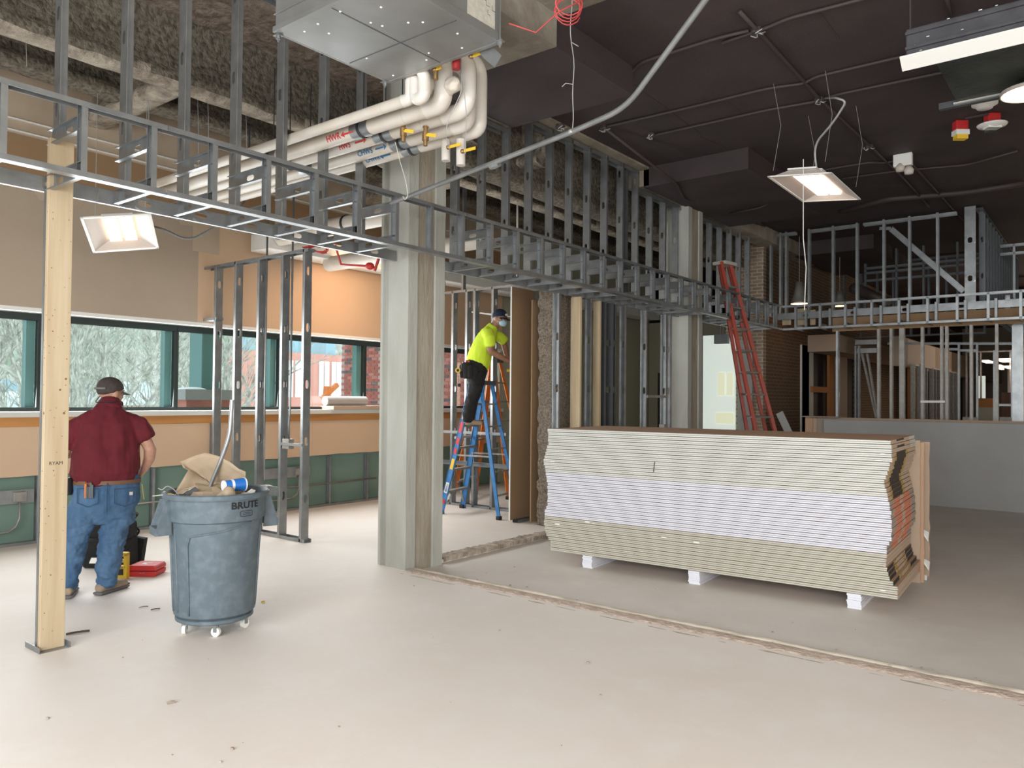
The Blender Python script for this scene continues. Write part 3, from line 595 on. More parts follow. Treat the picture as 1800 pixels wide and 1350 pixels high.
member('stud', fp, (-5.150, 1.945, .004), (-5.150, 1.945, SZB+.0), (0, 1, 0), (-1, 0, 0), wd=.09, fl=.03)
b = MB(); b.box((-5.28, 1.885, 0), (-5.06, 2.055, .003)); b.box((-5.28, 1.882, 0), (-5.06, 1.885, .034)); b.box((-5.28, 2.055, 0), (-5.06, 2.058, .034)); obj('base_track', b, 'steel', fp)

# ------------------------------------------------------------------ outer walls and far rooms
b = MB(); b.box((6.2, -4.5, -.3), (6.4, 40, 5)); struct('wall_right', b, 'cream')
b = MB(); b.box((-9.2, -4.7, -.3), (6.4, -4.5, 5.2)); struct('wall_back', b, 'cream')
b = MB(); b.box((-14, 38, -.3), (6.4, 38.2, 5)); struct('wall_front', b, 'tanbulk')
b = MB(); b.box((-14.2, 16.5, -.3), (-14, 38, 5.2)); b.box((-14, 16.5, -.3), (-8.9, 16.6, 5.2)); b.box((-9.12, 10.9, -.3), (-8.9, 16.5, 5.2)); wr = struct('wall_side', b, 'cream')
# cream wall with a brown door, seen between the studs under the soffit
b = MB(); b.box((-13.9, 16.6, -.03), (-8.62, 16.75, 3.4)); b.box((-7.75, 16.6, -.03), (-6.95, 16.75, 3.4)); b.box((-8.62, 16.6, 2.15), (-7.75, 16.75, 3.4)); struct('wall_inner', b, 'cream')
b = MB(); b.box((-8.58, 16.62, -.03), (-7.79, 16.66, 2.12)); d = struct('door_1', b, 'doorwood')
b = MB(); b.box((-8.64, 16.56, -.03), (-8.56, 16.68, 2.2)); b.box((-7.81, 16.56, -.03), (-7.73, 16.68, 2.2)); b.box((-8.56, 16.56, 2.12), (-7.81, 16.68, 2.2)); obj('door_frame', b, 'darkpipe', d)
b = MB(); b.box((-8.45, 16.59, 1.0), (-8.40, 16.62, 2.0)); b.box((-8.50, 16.57, .95), (-7.9, 16.62, 1.02)); obj('push_bar', b, 'alu', d)
b = MB(); b.box((-6.95, 16.5, -.03), (-6.2, 16.9, 4.5)); struct('wall_inner_return', b, 'darkpipe')
# sheeted opening glowing with daylight
a, c_ = P(1240, 590, 1, 14.2), P(1292, 755, 1, 14.2); q, r_ = P(1297, 600, 1, 14.25), P(1322, 755, 1, 14.25)
b = MB(); b.box((q.x, 14.25, -.03), (r_.x, 14.30, q.z)); struct('trim_10', b, 'greyboard')
b = MB(); b.box((a.x-.05, 14.2, -.03), (c_.x, 14.24, a.z)); d2 = struct('window_sheeted', b, 'frosty')
for (x0, y0, x1, y1) in ((1262, 655, 1274, 695), (1278, 655, 1288, 695), (1258, 725, 1290, 745)):
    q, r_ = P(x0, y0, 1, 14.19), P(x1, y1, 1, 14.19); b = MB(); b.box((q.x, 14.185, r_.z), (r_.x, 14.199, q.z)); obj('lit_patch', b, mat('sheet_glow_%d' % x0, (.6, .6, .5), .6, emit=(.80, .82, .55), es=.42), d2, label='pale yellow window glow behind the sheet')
q, r_ = P(1252, 588, 1, 14.0), P(1275, 603, 1, 14.0); b = MB(); b.box((q.x, 14.08, r_.z), (r_.x, 14.2, q.z)); b.box(((q.x+r_.x)/2-.01, 14.1, q.z-.005), ((q.x+r_.x)/2+.01, 14.12, 4.7)); tag(obj('junction_box', b, 'steel_dark'), 'dark square box above the pale sheeted opening', 'box')
# brown brick wall running back beside the red ladder, with openings
bx = -5.28
b = MB(); b.box((bx-.25, 14.5, -.03), (bx, 17.1, 4.7)); bw1 = struct('wall_brick', b, 'farbrick')
b = MB(); b.box((bx-.25, 21.2, -.03), (bx, 25.0, 4.7)); b.box((bx-.25, 17.1, 2.75), (bx, 21.2, 4.7)); b.box((bx-.25, 25, -.03), (bx, 38, 4.7)); struct('wall_brick_far', b, 'farbrick')
b = MB(); b.box((bx-.75, 14.35, -.03), (bx, 14.5, 4.7)); struct('wall_brick_end', b, 'lightbrick')
a = P(1409, 700, 0, bx+.03)
b = MB(); b.box((bx+.0, a.y, -.03), (bx+.03, a.y+.04, 2.75)); struct('trim_5', b, 'white')
b = MB(); b.box((bx-.04, a.y+.05, -.03), (bx-.0, a.y+.9, 2.75)); struct('trim_6', b, 'stoolcap')
b = MB(); b.box((bx, 18.4, -.03), (bx+.06, 18.75, 2.75)); b.box((bx, 17.2, 1.75), (bx+.05, 18.5, 1.88)); b.box((bx, 17.2, .75), (bx+.05, 18.5, .86)); struct('trim_7', b, 'board_warm')
b = MB(); b.box((bx, 19.0, -.03), (bx+.05, 19.9, 2.75)); struct('trim_8', b, 'tanbulk')
b = MB(); b.box((bx-.2, 17.1, -.03), (bx-.15, 21.2, 2.75)); struct('trim_9', b, 'darkpipe')
b = MB(); b.box((bx, 17, 2.62), (bx+.6, 24.2, 2.98)); struct('ceiling_bulkhead', b, 'tanbulk')
b = MB(); b.box((-3.9, 18.5, 2.35), (-3.75, 37, 3.0)); bk = struct('wall_bulkhead', b, 'tanbulk')
b = MB(); b.box((-3.75, 19.2, 2.37), (-3.74, 22.5, 2.98)); obj('pink_face', b, 'pinkboard', bk, label='pale pinkish lit gypsum strip')
def stud_row(label, p, q, n, z0, z1, web, mt='steel', group=None, jitter=.02, nm='distant_stud_row', tr=True):
    t = thing(nm, p, label, 'steel framing', group); p, q = V(p), V(q)
    for i in range(n):
        c = p+(q-p)*i/(n-1)+V((rnd.uniform(-jitter, jitter), rnd.uniform(-jitter, jitter), 0))
        member('stud', t, (c.x, c.y, z0), (c.x, c.y, z1), web, wd=.09, fl=.04, mt=mt, hole=(.5, .6) if mt == 'steel' else None)
    if tr:
        member('track', t, (p.x, p.y, z1), (q.x, q.y, z1), web, (0, 0, -1), lip=0, mt=mt); member('floor_track', t, (p.x, p.y, z0), (q.x, q.y, z0), web, (0, 0, 1), lip=0, mt=mt)
    return t
g2 = stud_row('nearest far studs under the far soffit, above the long grey board', (-3.9, 14.12, 0), (-.6, 14.12, 0), 2, -.03, 2.79, (0, 1, 0), tr=False)
for x in (1541, 1563, 1580, 1584, 1618, 1652, 1661, 1704, 1749):
    a = P(x, 700, 1, 14.05); member('stud', g2, (a.x, 14.12, -.03), (a.x, 14.12, 2.79), (0, 1, 0), (1, 0, 0), wd=.09, fl=.041, mt='alu')
b = MB(); a, c_ = P(1618, 706, 1, 14.0), P(1661, 706, 1, 14.0); b.bar(a, c_, .02, .035); obj('box_bar', b, 'white', g2)
dg_ = thing('door_header_frame', (-2.9, 15.5, 0), 'distant studded door header with a slanted brace, beside the brick wall', 'steel framing')
for x in (1503, 1509, 1543): a = P(x, 700, 1, 17.5); member('stud', dg_, (a.x, 17.5, -.03), (a.x, 17.5, 2.75), (0, 1, 0), (1, 0, 0))
for yy in (602, 617): a, c_ = P(1503, yy, 1, 17.5), P(1541, yy-1, 1, 17.5); member('header', dg_, a, c_, (0, 0, 1), (0, -1, 0), wd=.10)
for dx in (0, 9): a, c_ = P(1514+dx, 622, 1, 17.6), P(1539+dx*.3, 735, 1, 17.6); member('brace', dg_, a, c_, (0, 1, 0), (1, 0, 0), wd=.08, mt='alu')
stud_row('far dim stud row seen left of the corridor, before orange boards', (-3.6, 19, 0), (-3.6, 24.6, 0), 12, -.03, 2.4, (1, 0, 0), 'alu')
stud_row('far dim stud row crossing the corridor beyond the door frames', (-3.4, 25, 0), (1.2, 25, 0), 14, -.03, 3.0, (0, 1, 0), 'alu')
stud_row('far stud row along the right side of the corridor', (.1, 21, 0), (.1, 24.8, 0), 10, -.03, 2.9, (1, 0, 0), 'alu')
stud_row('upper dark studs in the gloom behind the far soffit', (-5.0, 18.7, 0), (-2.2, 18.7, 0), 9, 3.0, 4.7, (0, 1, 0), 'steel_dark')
dfr = thing('door_header_frame', (-1, 19, 0), 'two far door frames with level header rails in the corridor', 'steel framing')
for x, yt in ((1656, 614), (1684, 605), (1716, 604), (1746, 616), (1777, 616)): a = P(x, yt, 1, 19.0); member('stud', dfr, (a.x, 19, -.03), (a.x, 19, a.z), (0, 1, 0), (1, 0, 0), mt='steel')
for x0, x1, yy in ((1656, 1684, 614), (1686, 1716, 616), (1755, 1777, 712), (1560, 1790, 604)): a, c_ = P(x0, yy, 1, 19.02), P(x1, yy, 1, 19.02); member('header', dfr, a, c_, (0, 0, 1), (0, -1, 0), wd=.05)
for x0, x1 in ((1692, 1718), (1757, 1777)):
    a, c_ = P(x0, 733, 1, 18.9), P(x1, 741, 1, 18.9); b = MB(); b.box((a.x, 18.9, c_.z), (c_.x, 18.98, a.z)); obj('junction_box', b, 'alu', dfr)
for (x0, y0, x1, y1, yy, mt, lb) in ((1595, 640, 1618, 736, 20.5, 'board_warm', 'orange plywood sheet standing behind the far studs'), (1719, 700, 1745, 716, 21, 'board_warm', 'orange board low in the far corridor'), (1719, 716, 1745, 737, 20.8, 'cream', 'olive boxes stacked low in the far corridor'), (1720, 661, 1732, 691, 26, 'frosty', 'pale green lit doorway at the corridor end'), (1771, 650, 1781, 700, 26.5, 'pinkboard', 'pinkish lit board right of the corridor'), (1760, 690, 1778, 736, 22, 'doorwood', 'dark red boards between far studs')):
    a, c_ = P(x0, y0, 1, yy), P(x1, y1, 1, yy); b = MB(); b.box((a.x, yy, -.03 if True else 0), (c_.x, yy+.05, a.z)); tag(obj('far_board', b, mt), lb, 'board')
for x0, y0, x1, y1 in ((1755, 630, 1776, 634), (1752, 641, 1758, 648), (1765, 643, 1780, 646), (1726, 633, 1738, 636)):
    a, c_ = P(x0, y0, 1, 24), P(x1, y1, 1, 24); b = MB(); b.box((a.x, 24, c_.z), (c_.x, 24.9, a.z)); t = thing('far_ceiling_lamp', ((a.x+c_.x)/2, 24, a.z), 'small pinkish far ceiling lamp glowing at the corridor end', 'ceiling light', 'far ceiling lamps in the corridor'); obj('lens', b, 'lampw', t)
for i in range(9):
    a = V((rnd.uniform(-5, .5), rnd.uniform(16, 24), rnd.uniform(3.5, 4.5))); b = MB(); ax = V((1, 0, 0)) if i % 2 else V((0, 1, 0)); b.tube([a, a+ax*rnd.uniform(2, 4)], rnd.uniform(.04, .12), 10)
    tag(obj('ceiling_pipe', b, 'darkpipe', smooth=True), 'dark pipe high in the gloom beyond the far soffit', 'pipe', 'dark pipes beyond the far soffit')
# conical shop lamps beyond the far soffit
def shop_lamp(c, r, h, label):
    t = thing('cone_lamp', c, label, 'ceiling light'); b = MB(); b.lathe([(r, 0), (r*.93, h*.08), (r*.55, h*.55), (r*.42, h), (0, h*1.02)], 20, c); obj('shade', b, 'alu', t, smooth=True)
    b = MB(); b.lathe([(0, -.002), (r*.92, .0)], 20, c); obj('bulb', b, 'lampsmall', t)
    b = MB(); b.tube([V(c)+V((0, 0, h)), V(c)+V((0, 0, 4.73-c[2]))], .006, 5); obj('cord', b, 'wire', t)
a = P(1405, 534, 1, 15.0); shop_lamp(tuple(a), .17, .42, 'conical aluminium shop lamp above the corner of two soffits')
a = P(1476, 538, 1, 16.2); shop_lamp(tuple(a), .14, .3, 'second cone lamp glowing low behind the far soffit')
for x0, x1, y0, y1 in ((1400, 1418, 543, 571), (1424, 1433, 545, 571), (1375, 1390, 560, 571)):
    a, c_ = P(x0, y0, 1, 14.3), P(x1, y1, 1, 14.3); b = MB(); b.box((a.x, 14.3, c_.z), (c_.x, 14.33, a.z)); tag(obj('wood_block', b, 'pine'), 'small lamp-lit pine block in the corner of the far soffit', 'timber', 'pine blocks in the soffit corner')

# ------------------------------------------------------------------ things on the dark ceiling
def fillet(pts, r, n=6):
    pts = [V(p) for p in pts]; out = [pts[0]]
    for i in range(1, len(pts)-1):
        a, b_, c = pts[i-1], pts[i], pts[i+1]; d1 = (a-b_).normalized(); d2 = (c-b_).normalized(); k_ = min(r, (a-b_).length*.49, (c-b_).length*.49)
        for j in range(n+1):
            t = j/n; out.append((b_+d1*k_)*(1-t)**2+b_*2*t*(1-t)+(b_+d2*k_)*t*t)
    return out+[pts[-1]]
cz = CZ-.02
runs = [((990, 176), (1077, 151), (1100, 137), (1127, 110), (1153, 101), (1260, 67), (1316, 54)), ((1067, 222), (1220, 187), (1350, 155), (1413, 147), (1433, 135), (1583, 100), (1700, 72)), ((1147, 238), (1350, 193), (1437, 178), (1467, 167), (1683, 122), (1800, 98)),
        ((1300, 20), (1350, 73), (1440, 173), (1530, 257), (1585, 310), (1633, 363)), ((1060, 223), (1190, 288), (1203, 318), (1345, 398)), ((1270, 75), (1350, 48), (1383, 33), (1510, 0), (1600, -25)), ((1283, 345), (1340, 333), (1440, 300), (1530, 285), (1550, 287), (1590, 280)),
        ((1477, 372), (1560, 350), (1700, 338), (1800, 322)), ((1480, 314), (1580, 300), (1700, 290), (1790, 265)), ((1600, 285), (1650, 340), (1700, 395)), ((1660, -20), (1672, 30))]
CLB = ['dark conduit jogging over the edge of the near drop panel', 'dark conduit running from the hung wire toward the charcoal duct', 'dark conduit ending at a box right of the kinked steel conduit', 'long dark conduit running straight back past the flexible cable', 'dark conduit bending round the second drop panel toward the far corner', 'topmost dark conduit, nearest the upper frame edge', 'dark conduit leading to the white twin-head emergency light', 'thick dark pipe crossing the ceiling above the far stud framing', 'dark conduit crossing right of the emergency light', 'short dark conduit running back below the emergency light', 'short dark conduit stub above the charcoal duct']
for i, r_ in enumerate(runs):
    pts = [P(x, y, 2, cz) for x, y in r_]
    for p_ in pts:
        if -5 < p_.x < -3.63 and (5.15 < p_.y < 6.42 or 9.33 < p_.y < 12.3): p_.z = DZ-.02
    b = MB(); b.tube(fillet(pts, .12, 4), .016 if i != 7 else .05, 8); tag(obj('ceiling_conduit', b, 'darkpipe', smooth=True), CLB[i], 'conduit', 'dark conduits on the ceiling')
for x, y, jl in ((985, 178, 'junction box on the near drop panel, left of the hung wire'), (1062, 225, 'junction box just right of the hung wire'), (1145, 238, 'junction box below the bend of the steel conduit'), (1330, 55, 'open junction box with loose white wires near the top'), (1440, 176, 'junction box feeding the flexible cable of the right fixture'), (1528, 258, 'junction box between the right fixture and emergency light')):
    c = P(x, y, 2, cz); z0 = DZ if x == 985 else CZ; b = MB(); b.lathe([(.045, z0-.04), (.05, z0-.03), (.05, z0), ], 10, (c.x, c.y, 0)); t = obj('ceiling_box', b, 'darkpipe', label=jl, cat='junction box', group='ceiling junction boxes')
    b = MB()
    for k in range(4):
        a1 = rnd.uniform(0, 6.3); b.tube(fillet([(c.x, c.y, z0-.03), (c.x+.05*math.cos(a1), c.y+.05*math.sin(a1), z0-.06), (c.x+.07*math.cos(a1+1), c.y+.07*math.sin(a1+1), z0-.03)], .03, 3), .005, 5)
    obj('wires', b, 'wire', t)
# seams between the plywood marks on the slab
b = MB()
for q in (((1115, 150), (1230, 235)), ((1230, 240), (1320, 280)), ((1440, 22), (1475, 68)), ((1280, 180), (1300, 195))):
    b.bar(P(*q[0], 2, CZ-.002), P(*q[1], 2, CZ-.002), .012, .004)
obj('form_seam', b, 'darkpipe', bpy.data.objects['ceiling'])
# charcoal duct with white angle, black panel
a = P(1592, 97, 1, 6.15); tp = P(1592, 52, 1, 6.15)
du = thing('painted_duct', (a.x, 6.15, a.z), 'charcoal painted duct with scuffed white marks, at upper right', 'duct')
b = MB(); b.box((a.x, 6.15, a.z-.02), (3.2, 6.27, tp.z)); bevel(obj('duct_body', b, 'duct', du), .01)
b = MB()
for z in (a.z+.03, tp.z-.05): b.box((a.x, 6.13, z), (3.2, 6.15, z+.02))
obj('rib', b, 'duct', du)
b = MB()
for i in range(26):
    x = rnd.uniform(a.x, .2); z = rnd.uniform(a.z, tp.z); r_ = rnd.uniform(.003, .012); b.box((x, 6.146, z), (x+r_*2, 6.1495, z+r_*.5))
obj('paint_chip', b, 'white', du, kind='stuff')
b = MB(); b.box((a.x-.03, 6.10, a.z-.032), (3.2, 6.20, a.z-.021)); b.prism([(6.10, a.z-.032), (6.19, a.z-.10), (6.195, a.z-.093), (6.108, a.z-.030)], a.x-.03, 3.2, lambda y, z, x: V((x, y, z))); o = obj('white_angle', b, 'white', label='white metal angle strip hanging under the charcoal duct', cat='trim')
for xx in (a.x+.02, 1.2):
    b = MB(); b.tube([(xx, 6.21, tp.z-.0), (xx, 6.21, CZ)], .008, 6); tag(obj('hanger_rod', b, 'darkpipe'), 'dark threaded rod holding up the charcoal duct', 'rod', 'rods of the charcoal duct')
pn = thing('black_panel', (-1, 8, 4.45), 'black mottled membrane panel hung behind the white angle strip', 'panel')
b = MB(); b.box((-1.22, 7.2, 4.47), (3, 8.5, 4.50)); obj('membrane', b, 'tarp', pn)
b = MB(); b.box((-1.38, 8.5, 4.44), (3, 8.56, 4.50)); obj('edge_rail', b, 'steel_dark', pn)
b = MB(); b.box((-1.25, 8.47, 4.455), (3, 8.50, 4.468)); obj('pale_edge', b, 'gypedge', pn)
b = MB()
for xx, yy in ((-1.1, 7.3), (-1.1, 8.4), (1.5, 8.4)): b.tube([(xx, yy, 4.5), (xx, yy, CZ)], .006, 5)
obj('hanger', b, 'darkpipe', pn, kind='stuff')
# alarm devices
def alarm(px, py, label, body, strobe, disc=None):
    c = P(px, py, 2, CZ); t = thing('alarm_device', (c.x, c.y, CZ), label, 'alarm'); n = (-fw.copy()); n.z = 0; n.normalize(); s = n.cross(V((0, 0, 1)))
    m_ = Mx((-s, -n, V((0, 0, 1)))).transposed()
    def bx_(a_, b_): mb = MB(); mb.box(a_, b_); return put(mb, lambda v: m_ @ (v*.78)+c)
    bevel(obj('body', bx_((-.09, -.06, -.14), (.09, .06, 0)), body, t), .01)
    if disc:
        mb = MB(); mb.lathe([(0, -.16), (.05, -.16), (.08, -.145), (.14, -.135), (.15, -.12), (.05, -.10)], 20, c); obj('disc', mb, 'white', t, smooth=True)
    obj('face_plate', bx_((-.095, -.07, -.21), (.095, .06, -.14)), 'white', t); obj('strobe', bx_((-.08, -.06, -.27), (.08, .05, -.21)), strobe, t)
alarm(1688, 213, 'red alarm strobe with amber lens on the dark ceiling', 'red', 'yellow'); alarm(1744, 200, 'red alarm base with white disc and clear lens on the ceiling', 'red', 'glass', True)
c = P(1731, 186, 2, CZ-.1); b = MB(); b.lathe([(0, CZ-.13), (.07, CZ-.13), (.09, CZ-.10), (.12, CZ-.09), (.125, CZ-.03), (.1, CZ)], 24, (c.x, c.y, 0)); tag(obj('smoke_detector', b, 'white', smooth=True), 'round white smoke detector above the red alarms', 'smoke detector')
b = MB(); a, c_ = P(1697, 208, 2, CZ-.03), P(1738, 200, 2, CZ-.03); b.tube([a, c_], .014, 6); tag(obj('alarm_conduit', b, 'darkpipe'), 'short dark conduit linking the two red alarms', 'conduit')
c = P(1587, 284, 2, CZ-.1); t = thing('emergency_light', c, 'white twin-head emergency light on the dark ceiling', 'emergency light')
b = MB(); b.box((c.x-.11, c.y-.03, CZ-.16), (c.x+.11, c.y+.05, CZ)); bevel(obj('case', b, 'white', t), .01)
for dx in (-.03, .07): b = MB(); b.lathe([(0, -.16), (.05, -.15), (.06, -.10), (.03, -.05)], 16, (c.x+dx, c.y, CZ-.10+(-.02 if dx > 0 else .03)), ); obj('lamp_head', b, 'offwhite', t, smooth=True)

# troffers hanging loose
def troffer(c, e, w_, l_, label, lens):
    R_ = Mx.Rotation(e[2], 4, 'Z') @ Mx.Rotation(e[1], 4, 'Y') @ Mx.Rotation(e[0], 4, 'X'); Tm = Mx.Translation(V(c)) @ R_
    t = thing('troffer_light', c, label, 'ceiling light'); g = lambda v: Tm @ v
    h, k_ = w_/2, l_/2; i_ = .025
    b = MB()
    for a_, c2 in (((-h, -k_, 0), (h, -k_+i_, .012)), ((-h, k_-i_, 0), (h, k_, .012)), ((-h, -k_, 0), (-h+i_, k_, .012)), ((h-i_, -k_, 0), (h, k_, .012))): b.box(a_, c2)
    obj('rim', put(b, g), 'white', t)
    b = MB(); hi, ki = h-i_, k_-i_; d = .075; e_ = .14 if w_ > .6 else .14; lx = h*.42; ly = k_-i_-(.06 if l_ > 1 else .08)
    vs = [(-hi, -ki, .006), (hi, -ki, .006), (hi, ki, .006), (-hi, ki, .006), (-lx, -ly, d), (lx, -ly, d), (lx, ly, d), (-lx, ly, d)]
    b.add(vs, [(0, 1, 5, 4), (1, 2, 6, 5), (2, 3, 7, 6), (3, 0, 4, 7), (4, 5, 6, 7)]); o = raw('reflector', put(b, g), 'housing', t)
    for sgn in (-1, 1):
        b = MB(); x0, x1 = sorted((sgn*.015, sgn*(lx-.005))); b.box((x0, -ly+.01, d-.028), (x1, ly-.01, d-.003)); obj('lens', put(b, g), lens, t)
    b = MB(); b.box((-lx-.01, -ly-.01, d+.004), (lx+.01, ly+.01, d+.02)); b.box((-.11, -k_*.4, d+.02), (.11, k_*.4, d+.075)); obj('housing', put(b, g), 'white', t)
    top = Tm @ V((0, 0, d+.07)); return t, top
t, top = troffer((-2.455, 8.163, 3.753), (.006, .102, .033), .61, 1.22, 'glowing white recessed fixture hung by wires from the dark ceiling, right', 'lampw')
b = MB(); j = P(1452, 172, 2, CZ-.04); b.tube(fillet([j, P(1470, 172, 2, CZ-.25), P(1488, 178, 2, CZ-.3), P(1465, 215, 2, 4.3), P(1430, 255, 1, 8.1), top], .4, 8), .011, 8); obj('flex_cable', b, 'wire', t, smooth=True)
for (ax_, ay_) in ((-2.7, 7.6), (-2.2, 8.7), (-2.7, 8.7), (-2.2, 7.6)):
    b = MB(); b.tube([(ax_, ay_, 3.85), (ax_*.98+.02*ay_*.1, ay_+.02, 4.3), (ax_, ay_, CZ)], .002, 5); obj('hanger_wire', b, 'wire', t)
b = MB(); q = P(1412, 352, 1, 7.55); b.tube([q+V((0, 0, .4)), q, P(1412, 420, 1, 7.6), P(1417, 470, 1, 7.62), P(1414, 545, 1, 7.6)], .004, 5); obj('loose_wire', b, 'white', t)
t, top = troffer((-7.696, 3.521, 3.137), (-.392, -.154, 1.032), .61, .61, 'glowing tilted white fixture hanging before the tan window wall, left', 'lamp')
b = MB(); b.tube(fillet([top, P(285, 400, 0, -7.6), P(330, 425, 0, -7.5), P(385, 395, 0, -7.3), (-7.2, 4.6, 3.6), (-7.2, 4.6, 4.4)], .4, 8), .010, 7); obj('flex_cable', b, 'steel_dark', t, smooth=True)
for dx, dy in ((-.2, -.15), (.2, .15)):
    b = MB(); b.tube([top+V((dx, dy, 0)), (top.x+dx, top.y+dy, 4.7)], .003, 5); obj('hanger_wire', b, 'wire', t)
a = P(1812, 164, 2, 4.36); t = thing('round_light', a, 'edge of a warm lit round fixture at the upper right corner', 'ceiling light')
b = MB(); b.lathe([(.24, 0), (.24, .03), (.10, .09), (0, .10)], 24, a); obj('housing', b, 'housing', t, smooth='auto'); b = MB(); b.lathe([(0, -.035), (.12, -.028), (.23, -.0)], 24, a); obj('lens', b, 'lamp', t, smooth=True)
b = MB(); b.tube([a+V((0, 0, .1)), (a.x, a.y, CZ)], .015, 6); obj('stem', b, 'darkpipe', t)

# ------------------------------------------------------------------ drywall stack
SB, SA = V((-4.37, 6.10, 0)), math.atan2(.17, 3.03)
SM = Mx.Translation(SB) @ Mx.Rotation(SA, 4, 'Z')
def in_stack(v): return SM @ V(v)
LX, WD, TH = 3.035, 1.22, .0148
def sheet_mesh(mt_edge):
    mb = MB(); h = TH; e = .0035; tp = .0016
    prof = [(0, e), (0, h-e-tp), (.004, h-tp), (.05, h-.0004), (WD-.05, h-.0004), (WD-.004, h-tp), (WD, h-e-tp), (WD, e), (WD-.004, 0), (.004, 0)]
    n = len(prof); vs = [(0, y, z) for y, z in prof]+[(LX, y, z) for y, z in prof]
    mb.add(vs, [(i, (i+1) % n, n+(i+1) % n, n+i) for i in range(n)]+[tuple(range(n))[::-1], tuple(range(n, 2*n))])
    me = mb.mesh('sheet', M[mt_edge]); me.materials.append(M['gyptop']); me.materials.append(M['gypgrey'])
    for p in me.polygons:
        if abs(p.normal.z) > .9: p.material_index = 1
        elif abs(p.normal.x) > .9: p.material_index = 2
    return me
meshes = {k: sheet_mesh(k) for k in ('gypedge', 'gypwhite', 'gypgrey')}
z0 = .085; npair = 36; pitch = (1.264-z0)/npair; gap = pitch-2*TH
def end_dx(t):      # how far each pair sticks out at the near end, t from bottom 0 to top 1
    pts = [(0, .05), (.05, .055), (.1, .0), (.2, -.035), (.31, -.03), (.36, .0), (.45, .01), (.56, .0), (.66, -.03), (.74, -.05), (.82, -.02), (.9, .01), (1, .0)]
    for (a_, u), (b_, w2) in zip(pts, pts[1:]):
        if a_ <= t <= b_: return u+(w2-u)*(t-a_)/(b_-a_)
    return 0
tapes = {}
def tape_mesh(mt, w_=None):
    if mt in tapes: return tapes[mt]
    b = MB(); b.box((LX-.0, .0, .0003), (LX+.0016, 1.0, TH-.0003)); tapes[mt] = b.mesh('tape', M[mt]); return tapes[mt]
for i in range(npair):
    tt = i/(npair-1); dx = end_dx(tt)*.9+rnd.uniform(-.004, .004); dy = rnd.uniform(-.0035, .0035)
    if i >= 23: ke, third = 'gypedge', 'top'
    elif i >= 10: ke, third = 'gypwhite', 'middle'
    else: ke, third = 'gypgrey', 'bottom'
    lb = {'top': 'gypsum board with ivory edge in the upper third of the big drywall stack', 'middle': 'gypsum board with bright white edge in the middle third of the big drywall stack', 'bottom': 'gypsum board with cream edge in the bottom third of the big drywall stack'}[third]
    for k in range(2):
        Tm = SM @ Mx.Translation(V((dx+rnd.uniform(-.0015, .0015), dy+rnd.uniform(-.0008, .0008), z0+i*pitch+k*(TH+.0003)+gap*.5)))
        l_ = lb; g_ = 'gypsum boards in the %s third of the stack' % third
        if i == npair-1 and k == 1: l_, g_ = 'topmost gypsum board, brown face up, on the big drywall stack', None
        if i == 0 and k == 0: l_, g_ = 'lowest gypsum board of the big drywall stack, resting on the blocks', None
        o = link('gypsum_board', meshes[ke], None, Tm, label=l_, cat='gypsum board', group=g_)
        if True:
            segs = []
            if i >= 33: segs = [('tape_tan', 0, .9), ('tape_black', .25, .35)]
            elif i >= 22: segs = [('tape_tan', .0, .16), ('tape_gold', .10, .1), ('tape_black', .22, .45), ('tape_gold', .68, .10), ('tape_tan', .78, .42)]
            elif i >= 10: segs = [('tape_grey', .0, .22), ('tape_orange', .20, .30), ('tape_tan', .52, .12), ('tape_orange', .64, .32), ('tape_grey', .98, .22)] if (i//3) % 2 else [('tape_grey', .0, .12), ('tape_orange', .14, .32), ('tape_tan', .46, .12), ('tape_orange', .60, .36), ('tape_grey', .98, .22)]
            elif i >= 7: segs = [('tape_tan', 0, 1.2)]
            elif i >= 3: segs = [('tape_black', .0, .28), ('tape_gold', .30, .10), ('tape_tan', .42, .28), ('tape_gold', .72, .08), ('tape_black', .84, .34)]
            else: segs = [('tape_tan', 0, 1.1), ('tape_orange', 1.1, .06)]
            for mt, ya, w_ in segs:
                link('end_tape', tape_mesh(mt), o, Tm @ Mx.Translation(V((rnd.uniform(0, .002), ya+rnd.uniform(-.01, .01), 0))) @ Mx.Diagonal(V((1, w_, 1, 1))))
# chips where the edges were knocked
b = MB()
for x, z, s in ((.06, .945, .02), (2.95, 1.11, .018), (2.98, 1.16, .014), (.45, .40, .02), (.52, .39, .015), (2.98, .14, .016), (1.22, .34, .02), (.12, .345, .02), (2.6, .85, .012), (1.52, .33, .02)):
    b.ball(in_stack((x, -.002, z)), (s*1.6, .003, s*.35), 5)
tag(obj('board_chip', b, 'white'), 'white gypsum chips flaking from the long edge of the drywall stack', 'debris', kind='stuff')
b = MB(); b.tube([in_stack((1.13, -.003, 1.0)), in_stack((1.125, -.004, .96)), in_stack((1.12, -.003, .91))], .004, 5); tag(obj('dark_splinter', b, 'debris'), 'dark splinter stuck upright in the front of the drywall stack', 'debris')
for x, lb in ((.45, 'left'), (1.5, 'middle'), (2.78, 'right')):
    t = thing('support_block', in_stack((x, .02, -.03)), '%s of the three laminated gypsum blocks under the drywall stack' % {'left': 'leftmost', 'middle': 'middle', 'right': 'rightmost'}[lb], 'support block')
    for k in range(7):
        b = MB(); q = rnd.uniform(-.004, .004); b.box((x-.05+q, -.0+q, -.03+k*.0163), (x+.05+q, 1.2, -.03+k*.0163+.0155)); obj('layer', put(b, in_stack), 'gypwhite', t)
